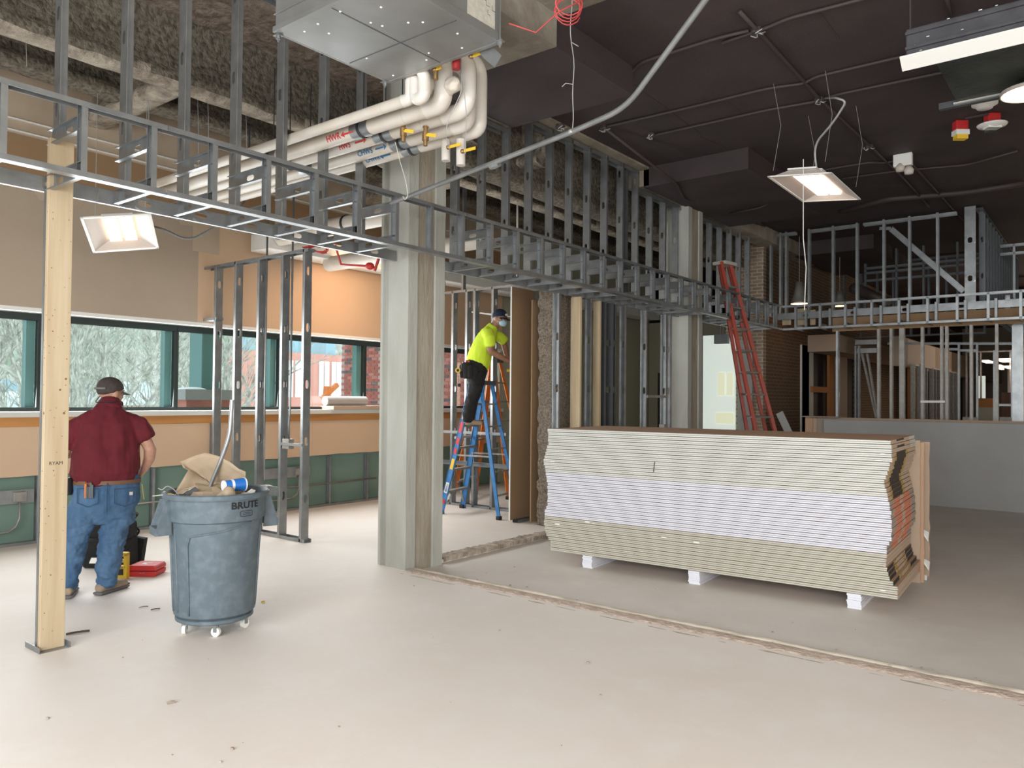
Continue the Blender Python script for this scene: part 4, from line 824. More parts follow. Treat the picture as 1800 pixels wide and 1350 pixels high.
# boards standing on edge behind the stack
for i in range(9):
    y = WD+.035+i*.042; x1 = LX+.02+rnd.uniform(-.03, .05); h = 1.22+rnd.uniform(-.02, .03)
    b = MB(); n_ = 14; pf_ = []
    for k in range(n_+1): pf_.append((x1+.012*mnoise.noise(V((k*.9, i, 0))), -.03+(h)*k/n_))
    poly = [(1.2, -.03)]+pf_+[(1.2, h-.03)]
    b.prism(poly, y, y+.028, lambda x, z, yy: in_stack((x, yy+(z)*.01, z)))
    o = obj('standing_board', b, ('tape_tan', 'gyptop', 'tape_grey', 'kraft_dark')[i % 4], label='torn-edged gypsum board stood upright behind the big drywall stack', cat='gypsum board', group='gypsum boards standing behind the stack')
b = MB()
for x, y, z in ((3.06, 1.45, .42), (3.06, 1.5, .15), (3.05, 1.4, .04)): b.add([in_stack((x, y, z)), in_stack((x+.06, y, z-.03)), in_stack((x+.05, y+.03, z-.12)), in_stack((x+.01, y, z-.05))], [(0, 1, 2, 3)])
tag(obj('paper_scrap', b, 'white'), 'torn white paper scraps hanging off the standing boards', 'debris', kind='stuff')

# long grey boards on edge at the far wall
gb = [P(1453, 738, 1, 13.45), P(1800, 748, 1, 13.45)]
for i, (mt, y, top, xo, lb) in enumerate((('greyboard', 13.30, 1.245, 0, 'long grey gypsum board on edge, front of the far leaning row'), ('tape_grey', 13.36, 1.275, -.12, 'brown-edged board on edge just behind the long grey board'), ('tape_tan', 13.40, 1.27, -.2, 'second brown-edged board behind the long grey board'), ('gyptop', 13.44, 1.285, -.35, 'rearmost brown board standing on edge behind the long grey board'))):
    b = MB(); b.box((gb[0].x+xo, y, -.03), (1.9, y+.03, top)); tag(obj('long_board', b, mt), lb, 'gypsum board')
a = P(1420, 736, 1, 13.4); b = MB(); b.box((a.x-.05, 13.2, 1.288), (a.x+.55, 13.5, 1.303)); tag(obj('offcut', b, 'tape_grey'), 'thin grey offcut lying on top of the far boards, at their left end', 'board')
a, c_ = P(1370, 725, 1, 11.6), P(1385, 757, 1, 11.6); b = MB(); d_ = (a-c_).normalized(); b.bar(c_-d_*1.25, a, .012, .11, (1, 0, 0)); tag(obj('leaning_offcut', b, 'greyboard'), 'dark grey offcut leaning to the right of the red ladder', 'board')

# ------------------------------------------------------------------ fan coil unit and pipework
FZ = 3.75; q = [P(482, 57, 2, FZ), P(685, 143, 2, FZ), P(880, 76, 2, FZ)]
X0, X1, Ya, Yb = (q[0].x+q[1].x)/2, q[2].x, q[0].y, (q[1].y+q[2].y)/2; H_ = .42
fc = thing('fan_coil_unit', ((X0+X1)/2, (Ya+Yb)/2, FZ), 'big galvanised sheet-metal fan coil unit hung at top, above the pipes', 'air handler')
b = MB(); b.box((X0, Ya, FZ+.004), (X1, Yb, FZ+H_)); bevel(obj('casing', b, 'sheet', fc), .004)
b = MB(); b.box((X0-.004, Ya-.004, FZ-.002), (X1+.004, Yb+.004, FZ+.004)); bevel(obj('bottom_panel', b, 'sheet', fc), .002)
b = MB()
for a_, c2 in (((X0-.012, Ya-.012, FZ-.004), (X1+.012, Ya+.02, FZ+.03)), ((X0-.012, Yb-.02, FZ-.004), (X1+.012, Yb+.012, FZ+.03)), ((X0-.012, Ya, FZ-.004), (X0+.0, Yb, FZ+.03)), ((X1, Ya, FZ-.004), (X1+.012, Yb, FZ+.05))): b.box(a_, c2)
b.box((X0-.006, Ya-.012, FZ+.10), (X1, Ya-.0, FZ+.106)); bevel(obj('flange', b, 'sheet', fc), .002)
b = MB(); b.box((X0+.02, Ya+.55, FZ-.0045), (X1-.02, Ya+.556, FZ-.002)); b.box((X0+.5, Ya+.02, FZ-.0045), (X0+.506, Yb-.02, FZ-.002)); obj('seam', b, 'steel_dark', fc)
b = MB()
for i in range(16):
    x, y = X0+.08+rnd.random()*(X1-X0-.16), Ya+.06+rnd.random()*(Yb-Ya-.12); b.lathe([(0, FZ-.008), (.006, FZ-.006), (.008, FZ-.002)], 8, (x, y, 0))
obj('screw', b, 'white', fc, kind='stuff')
b = MB(); b.box((X1+.0005, Yb-.30, FZ+.06), (X1+.003, Yb-.05, FZ+.40)); lbp = obj('wiring_label', b, 'label', fc, label='cream paper label with a wiring diagram')
b = MB()
for i in range(12): y = Yb-.27+rnd.random()*.2; z = FZ+.1+rnd.random()*.26; b.box((X1+.003, y, z), (X1+.0036, y+rnd.uniform(.01, .05), z+.003)); b.box((X1+.003, y, z), (X1+.0036, y+.002, z+.03))
obj('diagram', b, 'ink', lbp, kind='stuff')
for i, (x, y) in enumerate(((X0-.015, Ya+.03), (X0-.015, Yb-.03), (X1+.02, Yb-.02), (X1+.02, Ya+.03))):
    b = MB(); b.box((x-.025, y-.02, FZ-.01), (x+.025, y+.02, FZ-.004)); b.lathe([(.014, FZ-.03), (.014, FZ-.01)], 6, (x, y, 0)); b.tube([(x, y, FZ-.045), (x, y, CZ if not (x > -5.1 and x < -3.63 and y > 3.75) else DZ)], .005, 6); obj('hanger_rod', b, 'steel', fc)
b = MB(); b.add([P(842, 92, 1, Yb+.04), P(868, 84, 1, Yb+.04), P(882, 98, 1, Yb+.04), P(870, 119, 1, Yb+.04), P(852, 104, 1, Yb+.04)], [(0, 1, 2, 3, 4)])
o = obj('bent_flap', b, 'steel', fc); s_ = o.modifiers.new('s', 'SOLIDIFY'); s_.thickness = .002
PZ = 3.62
pw = [('A', .042, (735, 168), (405, 262)), ('B', .062, (745, 205), (480, 275)), ('C', .055, (800, 205), (500, 293)), ('D', .056, (812, 225), (520, 308)), ('E', .05, (830, 240), (560, 300))]
def pipe(label, r, Y, xe, route, mt='offwhite', texts=None, clamp=(), z=PZ):
    """insulated pipe along x at depth Y, ending in a fitting that follows route"""
    t = thing('insulated_pipe', (xe, Y, z), label, 'pipe')
    b = MB(); x_s = -7.55; n_ = 10; b.tube([(x_s+(xe-x_s)*i/n_, Y, z) for i in range(n_+1)], r, 20); obj('pipe_run', b, mt, t, smooth='auto')
    b = MB(); pts = [V((xe-.02, Y, z))]+[V(p) for p in route]; b.tube(fillet(pts, r*2.1, 8), r*1.07, 20); obj('elbow', b, 'pvc', t, smooth='auto')
    for f in (0.0, ):
        b = MB(); b.tube([(xe-.02, Y, z), (xe-.005, Y, z)], r*1.10, 20); obj('joint_ring', b, 'gypgrey', t); b = MB(); b.tube([(xe-.22, Y, z), (xe-.215, Y, z)], r*1.015, 20); obj('joint_ring', b, 'gypgrey', t)
    for cx in clamp:
        b = MB(); b.tube([(cx-.10, Y, z), (cx+.10, Y, z)], r*1.04, 16); o = obj('saddle', b, 'steel', t, smooth='auto')
        b = MB(); b.tube([(cx-.012, Y, z), (cx+.012, Y, z)], r*1.12, 16); b.tube([(cx, Y, z+r), (cx, Y, 4.4)], .005, 5); obj('clamp', b, 'black', o)
    if texts:
        for s_, tx, mt2, sz, arrow in texts:
            sz *= .85; mb = text_mb(s_, sz, cuts=3); th = -.42
            if arrow:
                k = sz*1.1*arrow; x0 = .13 if s_ and s_ != '' else 0; x0 = x0*(1 if arrow > 0 else 1)
                ar = [(x0, -.005), (x0+abs(k)*1.4, -.005), (x0+abs(k)*1.4, .005), (x0, .005)]
                mb.add([(x, y, 0) for x, y in ar], [(0, 1, 2, 3)])
                hx = x0+abs(k)*1.4 if arrow > 0 else x0; dr = 1 if arrow > 0 else -1
                mb.add([(hx, .02, 0), (hx+dr*.035, 0, 0), (hx, -.02, 0)], [(0, 1, 2)])
            def f(v, tx=tx, th=th):
                a_ = v.y/r+th; return V((tx+v.x, Y-math.cos(a_)*(r+.0025), z+math.sin(a_)*(r+.0025)))
            for q_ in (0, .003): raw('stencil', put(mb, lambda v: f(v+V((q_, q_, 0)))), mt2, t)
    return t
def px_at(x, y, Y): return P(x, y, 1, Y)
YP = dict(A=3.70, B=3.90, C=4.085, D=4.29, E=4.45)
xa = px_at(712, 168, 3.70).x
pipe('thinnest and uppermost white insulated pipe ending in a U bend', .040, YP['A'], xa, [(xa+.06, YP['A'], PZ), (xa+.06, YP['A'], PZ+.13), (xa+.10, YP['A']-.0, PZ+.13), (xa+.10, YP['A'], PZ-.02), (xa+.19, YP['A'], PZ-.02), (xa+.19, YP['A'], PZ+.16), (xa+.19, YP['A']-.16, PZ+.2)])
xb = px_at(752, 196, 3.90).x
pipe('fat white pipe second from the top, stencilled in red', .062, YP['B'], xb, [(xb+.15, YP['B'], PZ), (xb+.15, YP['B'], PZ+.3), (xb+.15, YP['B']-.2, PZ+.34)], texts=[('HWR', px_at(585, 247, 3.84).x, 'inkred', .085, -1)], clamp=(px_at(628, 222, 3.84).x, px_at(470, 265, 3.84).x))
xc = px_at(783, 214, 4.085).x
pipe('third white pipe, rising in the largest glossy elbow', .056, YP['C'], xc, [(xc+.22, YP['C'], PZ), (xc+.22, YP['C'], PZ+.38), (xc-.02, YP['C']-.3, PZ+.40)], texts=[('HWS', px_at(605, 261, 4.03).x, 'inkred', .075, 1)], clamp=(px_at(668, 240, 4.03).x, px_at(500, 280, 4.03).x))
xd = px_at(800, 230, 4.29).x
pipe('fourth white pipe, stencilled in blue with a right arrow', .056, YP['D'], xd, [(xd+.13, YP['D'], PZ), (xd+.13, YP['D'], PZ+.42), (xd+.0, YP['D']-.5, PZ+.44)], texts=[('CHWS', px_at(640, 268, 4.23).x, 'inkblue', .075, 1)], clamp=(px_at(697, 250, 4.23).x, px_at(535, 288, 4.23).x))
xe = px_at(822, 247, 4.45).x
pipe('lowest white pipe, ending at the rightmost tall riser', .054, YP['E'], xe, [(xe+.12, YP['E'], PZ), (xe+.12, YP['E'], PZ+.50), (xe+.12, YP['E']-.55, PZ+.52)], texts=[('CHWR', px_at(655, 275, 4.4).x, 'inkblue', .07, -1)], clamp=(px_at(718, 262, 4.4).x, px_at(560, 297, 4.4).x))
for (x, y0_, y1_, Y, lb) in ((784, 250, 283, 4.40, 'left'), (810, 250, 291, 4.40, 'right')):
    a, c_ = P(x, y0_, 1, Y), P(x, y1_, 1, Y); b = MB(); b.tube([a+V((0, 0, .02)), c_], .036, 16); tag(obj('drain_stub', b, 'pvc', smooth='auto'), 'short white capped pipe stub pointing down, %s of the pair' % lb, 'pipe')
def valve(px, py, Y, label, down=0):
    c = P(px, py, 1, Y); t = thing('ball_valve', c, label, 'valve')
    b = MB(); b.tube([c+V((0, 0, .07)), c+V((0, 0, -.07))], .016, 10); b.tube([c+V((0, 0, .03)), c+V((0, 0, -.03))], .026, 10); b.tube([c+V((0, 0, .065)), c+V((0, 0, .075))], .022, 10); obj('body', b, 'brass', t, smooth='auto')
    b = MB(); b.tube([c, c+V((.04, -.02, 0))], .008, 6); b.bar(c+V((.04, -.02, 0)), c+V((.135, -.03, -.03)), .006, .024); obj('lever', b, 'yellow', t)
valve(709, 233, 3.95, 'brass valve with yellow lever, leftmost below the pipes'); valve(748, 240, 4.05, 'brass valve with yellow lever, just right of the leftmost'); 
def lever(px, py, Y, label, dx=.13):
    c = P(px, py, 1, Y); t = thing('ball_valve', c, label, 'valve'); b = MB(); b.ball(c, .018, 6); obj('body', b, 'brass', t, smooth=True); b = MB(); b.bar(c, c+V((dx, -.0, -.0)), .006, .022); obj('lever', b, 'yellow', t)
lever(788, 259, 4.3, 'valve with yellow lever across the left white stub'); lever(813, 266, 4.3, 'valve with yellow lever across the right white stub'); lever(828, 99, Yb+.06, 'valve with yellow lever at the unit corner by the steel flap', .09); lever(764, 122, Yb+.06, 'valve with yellow lever beneath the far edge of the unit', .06)
for x, y0_, y1_, r_, mt, lb in ((752, 122, 157, .010, 'copper', 'thin copper pipe stub under the unit edge'), (766, 118, 140, .017, 'brass', 'short brass nipple hanging beside the copper stub'), (802, 108, 122, .028, 'reddark', 'dark red fitting below the unit, above the big elbow')):
    a, c_ = P(x, y0_, 1, Yb+.07), P(x, y1_, 1, Yb+.07); b = MB(); b.tube([V((a.x, a.y, FZ+.05)), c_], r_, 10); tag(obj('pipe_stub', b, mt, smooth='auto'), lb, 'pipe')
b = MB(); b.ball(P(752, 150, 1, Yb+.2), (.06, .05, .08), 8); b.ball(P(795, 150, 1, Yb+.25), (.07, .05, .06), 8); me = solid(b, 'insulation_wrap', 'offwhite', .015, 1, lambda c: .012*fbm(c, 25)); link('insulation_wrap', me, label='crumpled cream insulation wrap tucked behind the pipe elbows', cat='insulation')
for pts_, lb in ((((811, 105), (812, 160), (786, 215), (783, 240), (790, 262)), 'thin twisted hanger wire looped on the pipes, left one'), (((810, 102), (818, 180), (820, 200), (818, 270)), 'thin twisted hanger wire in front of the big elbow'), (((695, 250), (702, 280), (714, 320), (717, 345), (712, 352), (708, 345)), 'pale string dangling from the pipes over the column')):
    pp = [P(x, y, 1, 3.8) for x, y in pts_]; b = MB(); b.tube(fillet(pp, .05, 4), .0028, 5); tag(obj('thin_wire', b, 'wire' if 'wire' in lb else 'gypgrey'), lb, 'wire')
# white pipes lower behind the studs
for k, (yy, z_, lb) in enumerate(((5.75, 3.55, 'short white duct-like pipe low behind the studs, left of column'), (6.6, 3.35, 'white pipe lower down behind the studs, near the column'))):
    b = MB(); b.tube([(-8.4, yy, z_), (-5.6, yy, z_)], .10, 16); t = obj('insulated_pipe', b, 'offwhite', smooth='auto', label=lb, cat='pipe')
    b = MB(); b.tube([(-7, yy, z_), (-6.97, yy, z_)], .11, 16); obj('clamp', b, 'black', t)
b = MB(); b.box((-8.7, 5.6, 3.40), (-8.3, 16, 3.62)); bevel(obj('white_duct', b, 'white', label='long white duct running behind the studs to the right of the column', cat='duct'), .01)

# ------------------------------------------------------------------ steel conduit on its wire
def D(x, y, d): return V((0, 0, CH))+(fw+RT*((x-900)/FPX)+UP*((675-y)/FPX))*d
cp = [D(688, 357, 5.95), D(870, 290, 5.15), D(1005, 232, 4.65), D(1100, 190, 4.35), D(1240, 0, 3.75), D(1300, -82, 3.5)]
t = thing('steel_conduit', cp[2], 'long bare steel conduit kinked upward, hung by a wire across the ceiling', 'conduit')
b = MB(); b.tube(fillet([cp[0], cp[2], cp[3], cp[4], cp[5]], .14, 10), .0165, 12); obj('conduit_run', b, 'steel', t, smooth='auto')
b = MB(); d_ = (cp[1]-cp[0]).normalized(); b.tube([cp[1]-d_*.04, cp[1]+d_*.04], .023, 12); b.tube([cp[1]-d_*.012, cp[1]+d_*.012], .027, 8); d2_ = (cp[2]-cp[1]).normalized(); obj('coupling', b, 'steel', t, smooth='auto')
b = MB(); c = cp[2]; pts = [c+V((.0, 0, .0))]
for i in range(30): a_ = i*.9; z = c.z+.02+i*(CZ-c.z-.02)/29; pts.append(V((c.x+.006*math.cos(a_)+.012*math.sin(i*.35), c.y+.006*math.sin(a_), z)))
b.tube(pts, .003, 5); b.tube([pts[6], pts[6]+V((-.04, -.02, .01)), pts[6]+V((-.06, -.03, -.01))], .0025, 5); b.tube([pts[11], pts[11]+V((.04, .02, -.03))], .0025, 5); b.lathe([(.021, -.01), (.021, .01)], 10, c); obj('tie_wire', b, 'wire', t, smooth=True)
b = MB(); c = D(1001, 0, 3.3)
pts = []
for i in range(60): a_ = i*.42; pts.append(c+RT*(.055*math.cos(a_)*(1+.1*math.sin(i)))+UP*(.055*math.sin(a_))+fw*(.002*i))
b.tube(pts, .003, 5); b.tube([pts[0], pts[0]-RT*.1-UP*.05, pts[0]-RT*.2-UP*.14, c-RT*.26-UP*.1], .003, 5); b.tube([c+UP*.05, V((c.x, c.y, CZ))], .003, 5); tag(obj('red_wire_coil', b, 'wirered', smooth=True), 'coil of thin red wire hanging at the raw concrete edge', 'wire')
b = MB(); c = D(552, 434, 8.3); pts = []
for i in range(50): a_ = i*.5; pts.append(c+V((-.5, .8, 0))*0+RT*(.13*math.cos(a_))+UP*(.035*math.sin(a_)+.02*math.sin(i))+fw*(.003*i))
b.tube(pts, .006, 5); tag(obj('red_cable_coil', b, 'red', smooth=True), 'red cable coil lying on the near partition top rail', 'cable')
b = MB(); c = D(650, 468, 8.0); b.ball(c, (.05, .05, .04), 6); b.tube([c+V((0, 0, 0)), c-RT*.3+UP*.02, c-RT*.36+UP*.22], .012, 6); b.bar(c+RT*.05-UP*.05, c+RT*.1+UP*.1, .04, .02); tag(obj('red_fitting', b, 'red', smooth=False), 'small red pipe fitting at the left edge of the near column', 'pipe fitting')

# ------------------------------------------------------------------ step ladders
def ladder(label, feet, cap, capw, nsteps, mt, mtr, rail=(.022, .075), rearw=.05, steps_low=.30, nm='step_ladder'):
    """feet = front a, front b (step side), rear a, rear b on the floor; cap = centre of the top"""
    fa, fb, ra, rb = [V(p) for p in feet]; cap = V(cap); t = thing(nm, (fa+fb+ra+rb)/4, label, 'ladder')
    sd = (fb-fa).normalized(); fwd_ = ((ra+rb)-(fa+fb)).normalized()
    ta, tb = cap-sd*capw/2-fwd_*.07, cap+sd*capw/2-fwd_*.07; qa, qb = cap-sd*capw/2+fwd_*.07, cap+sd*capw/2+fwd_*.07
    for p, q in ((fa, ta), (fb, tb)):
        b = MB(); d = (q-p).normalized(); p2 = p+V((0, 0, .012)); b.bar(p2, q, .006, rail[1], fwd_)
        for e in (-1, 1): b.bar(p2+fwd_*e*rail[1]/2, q+fwd_*e*rail[1]/2, rail[0], .006, fwd_)
        bevel(obj('front_rail', b, mt, t), .002)
        b = MB(); b.box((p.x-.035, p.y-.035, p.z), (p.x+.035, p.y+.035, p.z+.05)); bevel(obj('foot', b, 'black', t), .008)
    for p, q in ((ra, qa), (rb, qb)):
        b = MB(); p2 = p+V((0, 0, .012)); b.bar(p2, q, rail[0], rearw, fwd_); bevel(obj('rear_rail', b, mt, t), .003)
        b = MB(); b.box((p.x-.03, p.y-.03, p.z), (p.x+.03, p.y+.03, p.z+.05)); bevel(obj('foot', b, 'black', t), .008)
    hh = cap.z-fa.z; n = nsteps
    for i in range(n):
        f = (steps_low*(i+1))/hh
        if f > .96: break
        p, q = fa.lerp(ta, f), fb.lerp(tb, f); b = MB(); b.bar(p, q, .028, .085, fwd_); bevel(obj('step', b, mtr, t), .004)
        if i % 1 == 0:
            p, q = ra.lerp(qa, f), rb.lerp(qb, f); b = MB(); b.bar(p, q, .02, .028, fwd_); obj('rear_brace', b, 'alu', t)
    f = .12
    for (p, q, g, h) in ((fa, ta, fb, tb), (fb, tb, fa, ta)):
        b = MB(); b.bar(p.lerp(q, .05), p.lerp(q, steps_low/hh).lerp(g.lerp(h, steps_low/hh), .3), .004, .03, fwd_); obj('corner_brace', b, 'alu', t)
    b = MB(); b.bar(fa.lerp(ta, .45)-sd*.0, ra.lerp(qa, .45), .006, .022, (0, 0, 1)); b2 = MB(); b2.bar(fb.lerp(tb, .45), rb.lerp(qb, .45), .006, .022, (0, 0, 1)); obj('spreader', b, 'alu', t); obj('spreader', b2, 'alu', t)
    b = MB(); b.bar(cap-sd*(capw/2+.04), cap+sd*(capw/2+.04), .055, .24, fwd_); bevel(obj('top_cap', b, mtr if mtr != 'alu' else 'steel_dark', t), .012)
    return t, (fa, fb, ta, tb, sd, fwd_)
f1, f3, f2 = P(775, 903, 2, 0), P(813, 893, 2, 0), P(877, 914, 2, 0); f4 = f3+(f2-f1)
ctr = (f1+f2+f3+f4)/4; cpz = P(847, 673, 1, ctr.y).z
bl, (fa, fb, ta, tb, sd, fd_) = ladder('blue fibreglass step ladder under the worker in the yellow shirt', (f1, f3, f2, f4), (P(847, 673, 1, ctr.y).x, ctr.y, cpz), .32, 5, 'blue', 'alu', steps_low=.295)
nrm = sd.cross((ta-fa).normalized()).normalized()
def on_rail(f0, f1_, wd, mt, nm, off=.0405, parent=bl, fa=fa, ta=ta, fd=fd_):
    p, q = fa.lerp(ta, f0)-fd*off, fa.lerp(ta, f1_)-fd*off; b = MB(); b.bar(p, q, wd, .002, fd); return obj(nm, b, mt, parent)
def side_decal(f0, f1_, mt, nm, w_=.05):
    p, q = fa.lerp(ta, f0)-sd*.0125, fa.lerp(ta, f1_)-sd*.0125; b = MB(); b.bar(p, q, .002, w_, fd_); return obj(nm, b, mt, bl)
for f0, f1_, mt in ((.93, .80, 'white'), (.79, .72, 'label'), (.70, .62, 'red'), (.58, .53, 'red'), (.50, .46, 'red'), (.42, .34, 'yellow'), (.24, .16, 'white'), (.11, .08, 'red')): side_decal(f1_, f0, mt, 'sticker')
side_decal(.17, .23, 'blue', 'logo_oval', .03)
b = MB(); b.bar(fa.lerp(ta, .58)-fd_*.06, fb.lerp(tb, .58)-fd_*.06+sd*.1, .03, .03, fd_); obj('marker_stick', b, 'gypgrey', bl)
of = [P(793, 884, 2, 0), P(835, 868, 2, 0), P(893, 878, 2, 0), P(930, 862, 2, 0)]
oc = (of[0]+of[1]+of[2]+of[3])/4
ladder('orange fibreglass step ladder standing behind the blue one', of, (oc.x, oc.y, 2.15), .32, 6, 'orange', 'alu', steps_low=.30)
# tall red one
rf = [P(1357, 900, 2, -.03), P(1398, 893, 2, -.03), P(1334, 886, 2, -.03)]; rf.append(rf[2]+rf[1]-rf[0])
rc = sum(rf, V())/4; ct = P(1274, 464, 1, rc.y)
rl, (ra_, rb_, rta, rtb, rsd, rfd) = ladder('tall red fibreglass ladder leaning left behind the drywall stack', rf, ct, .25, 12, 'redglass', 'alu', rail=(.05, .10), rearw=.07, steps_low=.335)
for c_ in rl.children:
    if c_.name.startswith('top_cap'): c_.data.materials[0] = M['label']
for f0, f1_ in ((.17, .27), (.30, .40), (.60, .615)):
    p, q = ra_.lerp(rta, f0)-rfd*.05, ra_.lerp(rta, f1_)-rfd*.05; b = MB(); b.bar(p, q, .028, .003, rfd); obj('sticker', b, 'label', rl)

# ------------------------------------------------------------------ bin on a dolly
BC = V((-4.75, 2.83, 0)); toc = V((0, 0, 0))-BC; A0 = math.atan2(toc.y, toc.x)      # angle that faces the camera
bn = thing('waste_bin', BC, 'big scuffed grey plastic waste bin on casters, full of scrap', 'waste bin')
b = MB(); prof = [(.0, .115), (.235, .115), (.255, .13), (.262, .17), (.285, .60), (.296, .735), (.312, .745), (.316, .88), (.322, .885), (.334, .885), (.338, .895), (.337, .915), (.328, .922), (.318, .918), (.308, .90), (.29, .70), (.25, .20), (0, .19)]
b.lathe(prof, 64, BC); obj('body', b, 'bucket', bn, smooth='auto')
def cyl(ang, r, z): return V((BC.x+r*math.cos(A0+ang), BC.y+r*math.sin(A0+ang), z))
def rad_at(z): return .262+(.296-.262)*(z-.17)/(.735-.17) if z < .735 else .3145
# raised panel outline
for sgn, a0_, a1_ in ((1, -.62, .95), (1, PI-.8, PI+.8)):
    pts = [(a0_, .15), (a0_, .60), (a0_+.06, .655), (a0_+.3, .67), ((a0_+a1_)/2, .69), (a1_-.35, .72), (a1_-.1, .735)]
    pp = [cyl(-0+a, rad_at(z)+.002, z) for a, z in pts]; fine = []
    for i in range(len(pts)-1):
        for k in range(5): u = k/5; a = pts[i][0]*(1-u)+pts[i+1][0]*u; z = pts[i][1]*(1-u)+pts[i+1][1]*u; fine.append(cyl(a, rad_at(z)+.002, z))
    b = MB(); b.tube(fine, .006, 6); obj('panel_ridge', b, 'bucket', bn, smooth=True)
for a in (-1.25, -1.0, 1.25): b = MB(); b.tube([cyl(a, rad_at(z)-.002, z) for z in (.16, .3, .5, .7)], .009, 6); obj('side_rib', b, 'bucket', bn, smooth=True)
for a in (-1.28, -1.28+PI):
    hb = MB()
    for da in (-.22, .22):
        q = [cyl(a+da, .312, .885), cyl(a+da, .345, .875), cyl(a+da*.9, .40, .70), cyl(a+da*.9, .385, .66), cyl(a+da, .305, .66)]
        s_ = (cyl(a+.3, .3, 0)-cyl(a-.3, .3, 0)).normalized()*.006; vs = [p-s_ for p in q]+[p+s_ for p in q]; n = 5
        hb.add(vs, [tuple(range(n))[::-1], tuple(range(n, 2*n))]+[(i, (i+1) % n, n+(i+1) % n, n+i) for i in range(n)])
    hb.bar(cyl(a-.20, .39, .685), cyl(a+.20, .39, .685), .03, .05, (0, 0, 1)); obj('handle', hb, 'bucket', bn)
b = MB(); b.lathe([(.0, .078), (.225, .078), (.245, .088), (.245, .108), (.235, .114), (0, .114)], 40, BC); obj('dolly', b, 'bucket', bn, smooth='auto')
for k in range(5):
    a = k*2*PI/5+.05; c = cyl(a, .195, .03); b = MB(); w1, w2 = V((math.cos(a+2), math.sin(a+2), 0)), 0
    b.tube([c-w1*.011, c+w1*.011], .03, 16); cs_ = obj('caster', b, 'white', bn, smooth='auto'); b = MB(); b.bar(c+V((0, 0, .0))-w1*.016, c+V((0, 0, .055))-w1*.016, .022, .004, w1); b.bar(c-V((0, 0, .0))+w1*.016, c+V((0, 0, .055))+w1*.016, .022, .004, w1); b.tube([c+V((0, 0, .03)), c+V((0, 0, .05))], .018, 8); obj('fork', b, 'steel', cs_)
def wrap(ang, z, r): return lambda v: V((BC.x+r*math.cos(A0+ang+v.x/r), BC.y+r*math.sin(A0+ang+v.x/r), z+v.y))
tb_ = text_mb('BRUTE', .062, cuts=2)
tb_.v = [(x*1.12+y*.0, y, z) for x, y, z in tb_.v]
for i, off in enumerate(((0, 0), (.004, 0), (0, .003), (.004, .003))): raw('lettering', put(tb_, lambda v, off=off: wrap(.60, .845, .3168+.0004*i)(v+V((off[0], off[1], 0)))), 'ink', bn)
b = MB()
ol = [(-.045, .013), (-.038, .017), (.038, .017), (.045, .013), (.045, -.013), (.038, -.017), (-.038, -.017), (-.045, -.013)]
for i in range(8):
    x0_, y0_ = ol[i]; x1_, y1_ = ol[(i+1) % 8]; b.bar((x0_, y0_, 0), (x1_, y1_, 0), .004, .001)
b.bar((-.03, .004, 0), (0, .008, 0), .003, .001); b.bar((0, .008, 0), (.03, .004, 0), .003, .001); b.bar((-.03, -.007, 0), (0, -.003, 0), .003, .001); b.bar((0, -.003, 0), (.03, -.007, 0), .003, .001)
obj('emblem', put(b, wrap(.62, .793, .3172)), 'ink', bn)
# contents
def inb(x, y, d=0):   # pixel to a point in the vertical plane through the bin axis facing the camera
    n = fw.copy(); n.z = 0; n.normalize(); dr = fw+RT*((x-900)/FPX)+UP*((675-y)/FPX); o = V((0, 0, CH)); k_ = ((BC+n*d)-o).dot(n)/dr.dot(n); return o+dr*k_
nv = fw.copy(); nv.z = 0; nv.normalize()
outl = [(308, 864), (320, 845), (331, 826), (322, 822), (319, 815), (316, 812), (330, 806), (345, 800), (360, 796), (368, 797), (385, 802), (405, 812), (420, 824), (432, 829), (432, 842), (424, 850), (405, 864), (380, 885), (330, 885)]
cx_, cy_ = 372, 850; b = MB(); vs = []; R_ = 8
for r_ in range(R_+1):
    f = r_/R_
    for k, (x, y) in enumerate(outl): px, py = cx_+(x-cx_)*f, cy_+(y-cy_)*f; vs.append(inb(px, py, .10-.10*f+.05*mnoise.noise(V((px*.03, py*.03, 1)))+.02*mnoise.noise(V((px*.11, py*.11, 4)))))
n = len(outl); b.add(vs, [(r_*n+k, r_*n+(k+1) % n, (r_+1)*n+(k+1) % n, (r_+1)*n+k) for r_ in range(R_) for k in range(n)])
o = obj('kraft_paper', b, 'kraft', smooth=True, label='large crumpled brown paper sheet sticking up out of the bin', cat='paper'); s_ = o.modifiers.new('s', 'SOLIDIFY'); s_.thickness = .003
def crumple(c, r, mt, nm, label, sc=14, amp=.25):
    b = MB(); b.ball(c, r, 8); mm = max(r) if isinstance(r, tuple) else r; b.v = [tuple(V(v)+(V(v)-V(c))*amp*mnoise.noise(V(v)*sc)*2) for v in b.v]; return tag(obj(nm, b, mt, smooth=False), label, nm.replace('_', ' ').split()[-1])
crumple(inb(368, 880, .0), (.20, .20, .10), 'kraft', 'crumpled_paper', 'low crumpled tan paper filling the middle of the bin')
crumple(inb(402, 872, -.16), (.07, .05, .05), 'kraft', 'torn_board', 'torn brown board scrap before the blue cup')
crumple(inb(330, 879, -.1), (.10, .08, .05), 'debris', 'dark_scrap', 'dark scrap heaped at the left inside the bin', 22, .4)
crumple(inb(435, 876, -.0), (.05, .05, .05), 'pvc', 'plastic_wrap', 'clear crinkled plastic wrap at the right inside the bin', 30, .4)
b = MB(); b.tube(fillet([inb(357, 885, .02), inb(392, 800, -.02), inb(404, 765, -.02), inb(408, 703, 0)], .10, 8), .0135, 12); tag(obj('bent_conduit', b, 'steel', smooth='auto'), 'bent steel conduit standing up out of the bin', 'conduit')
cupc = [inb(394, 854, -.12), inb(430, 851, -.02)]
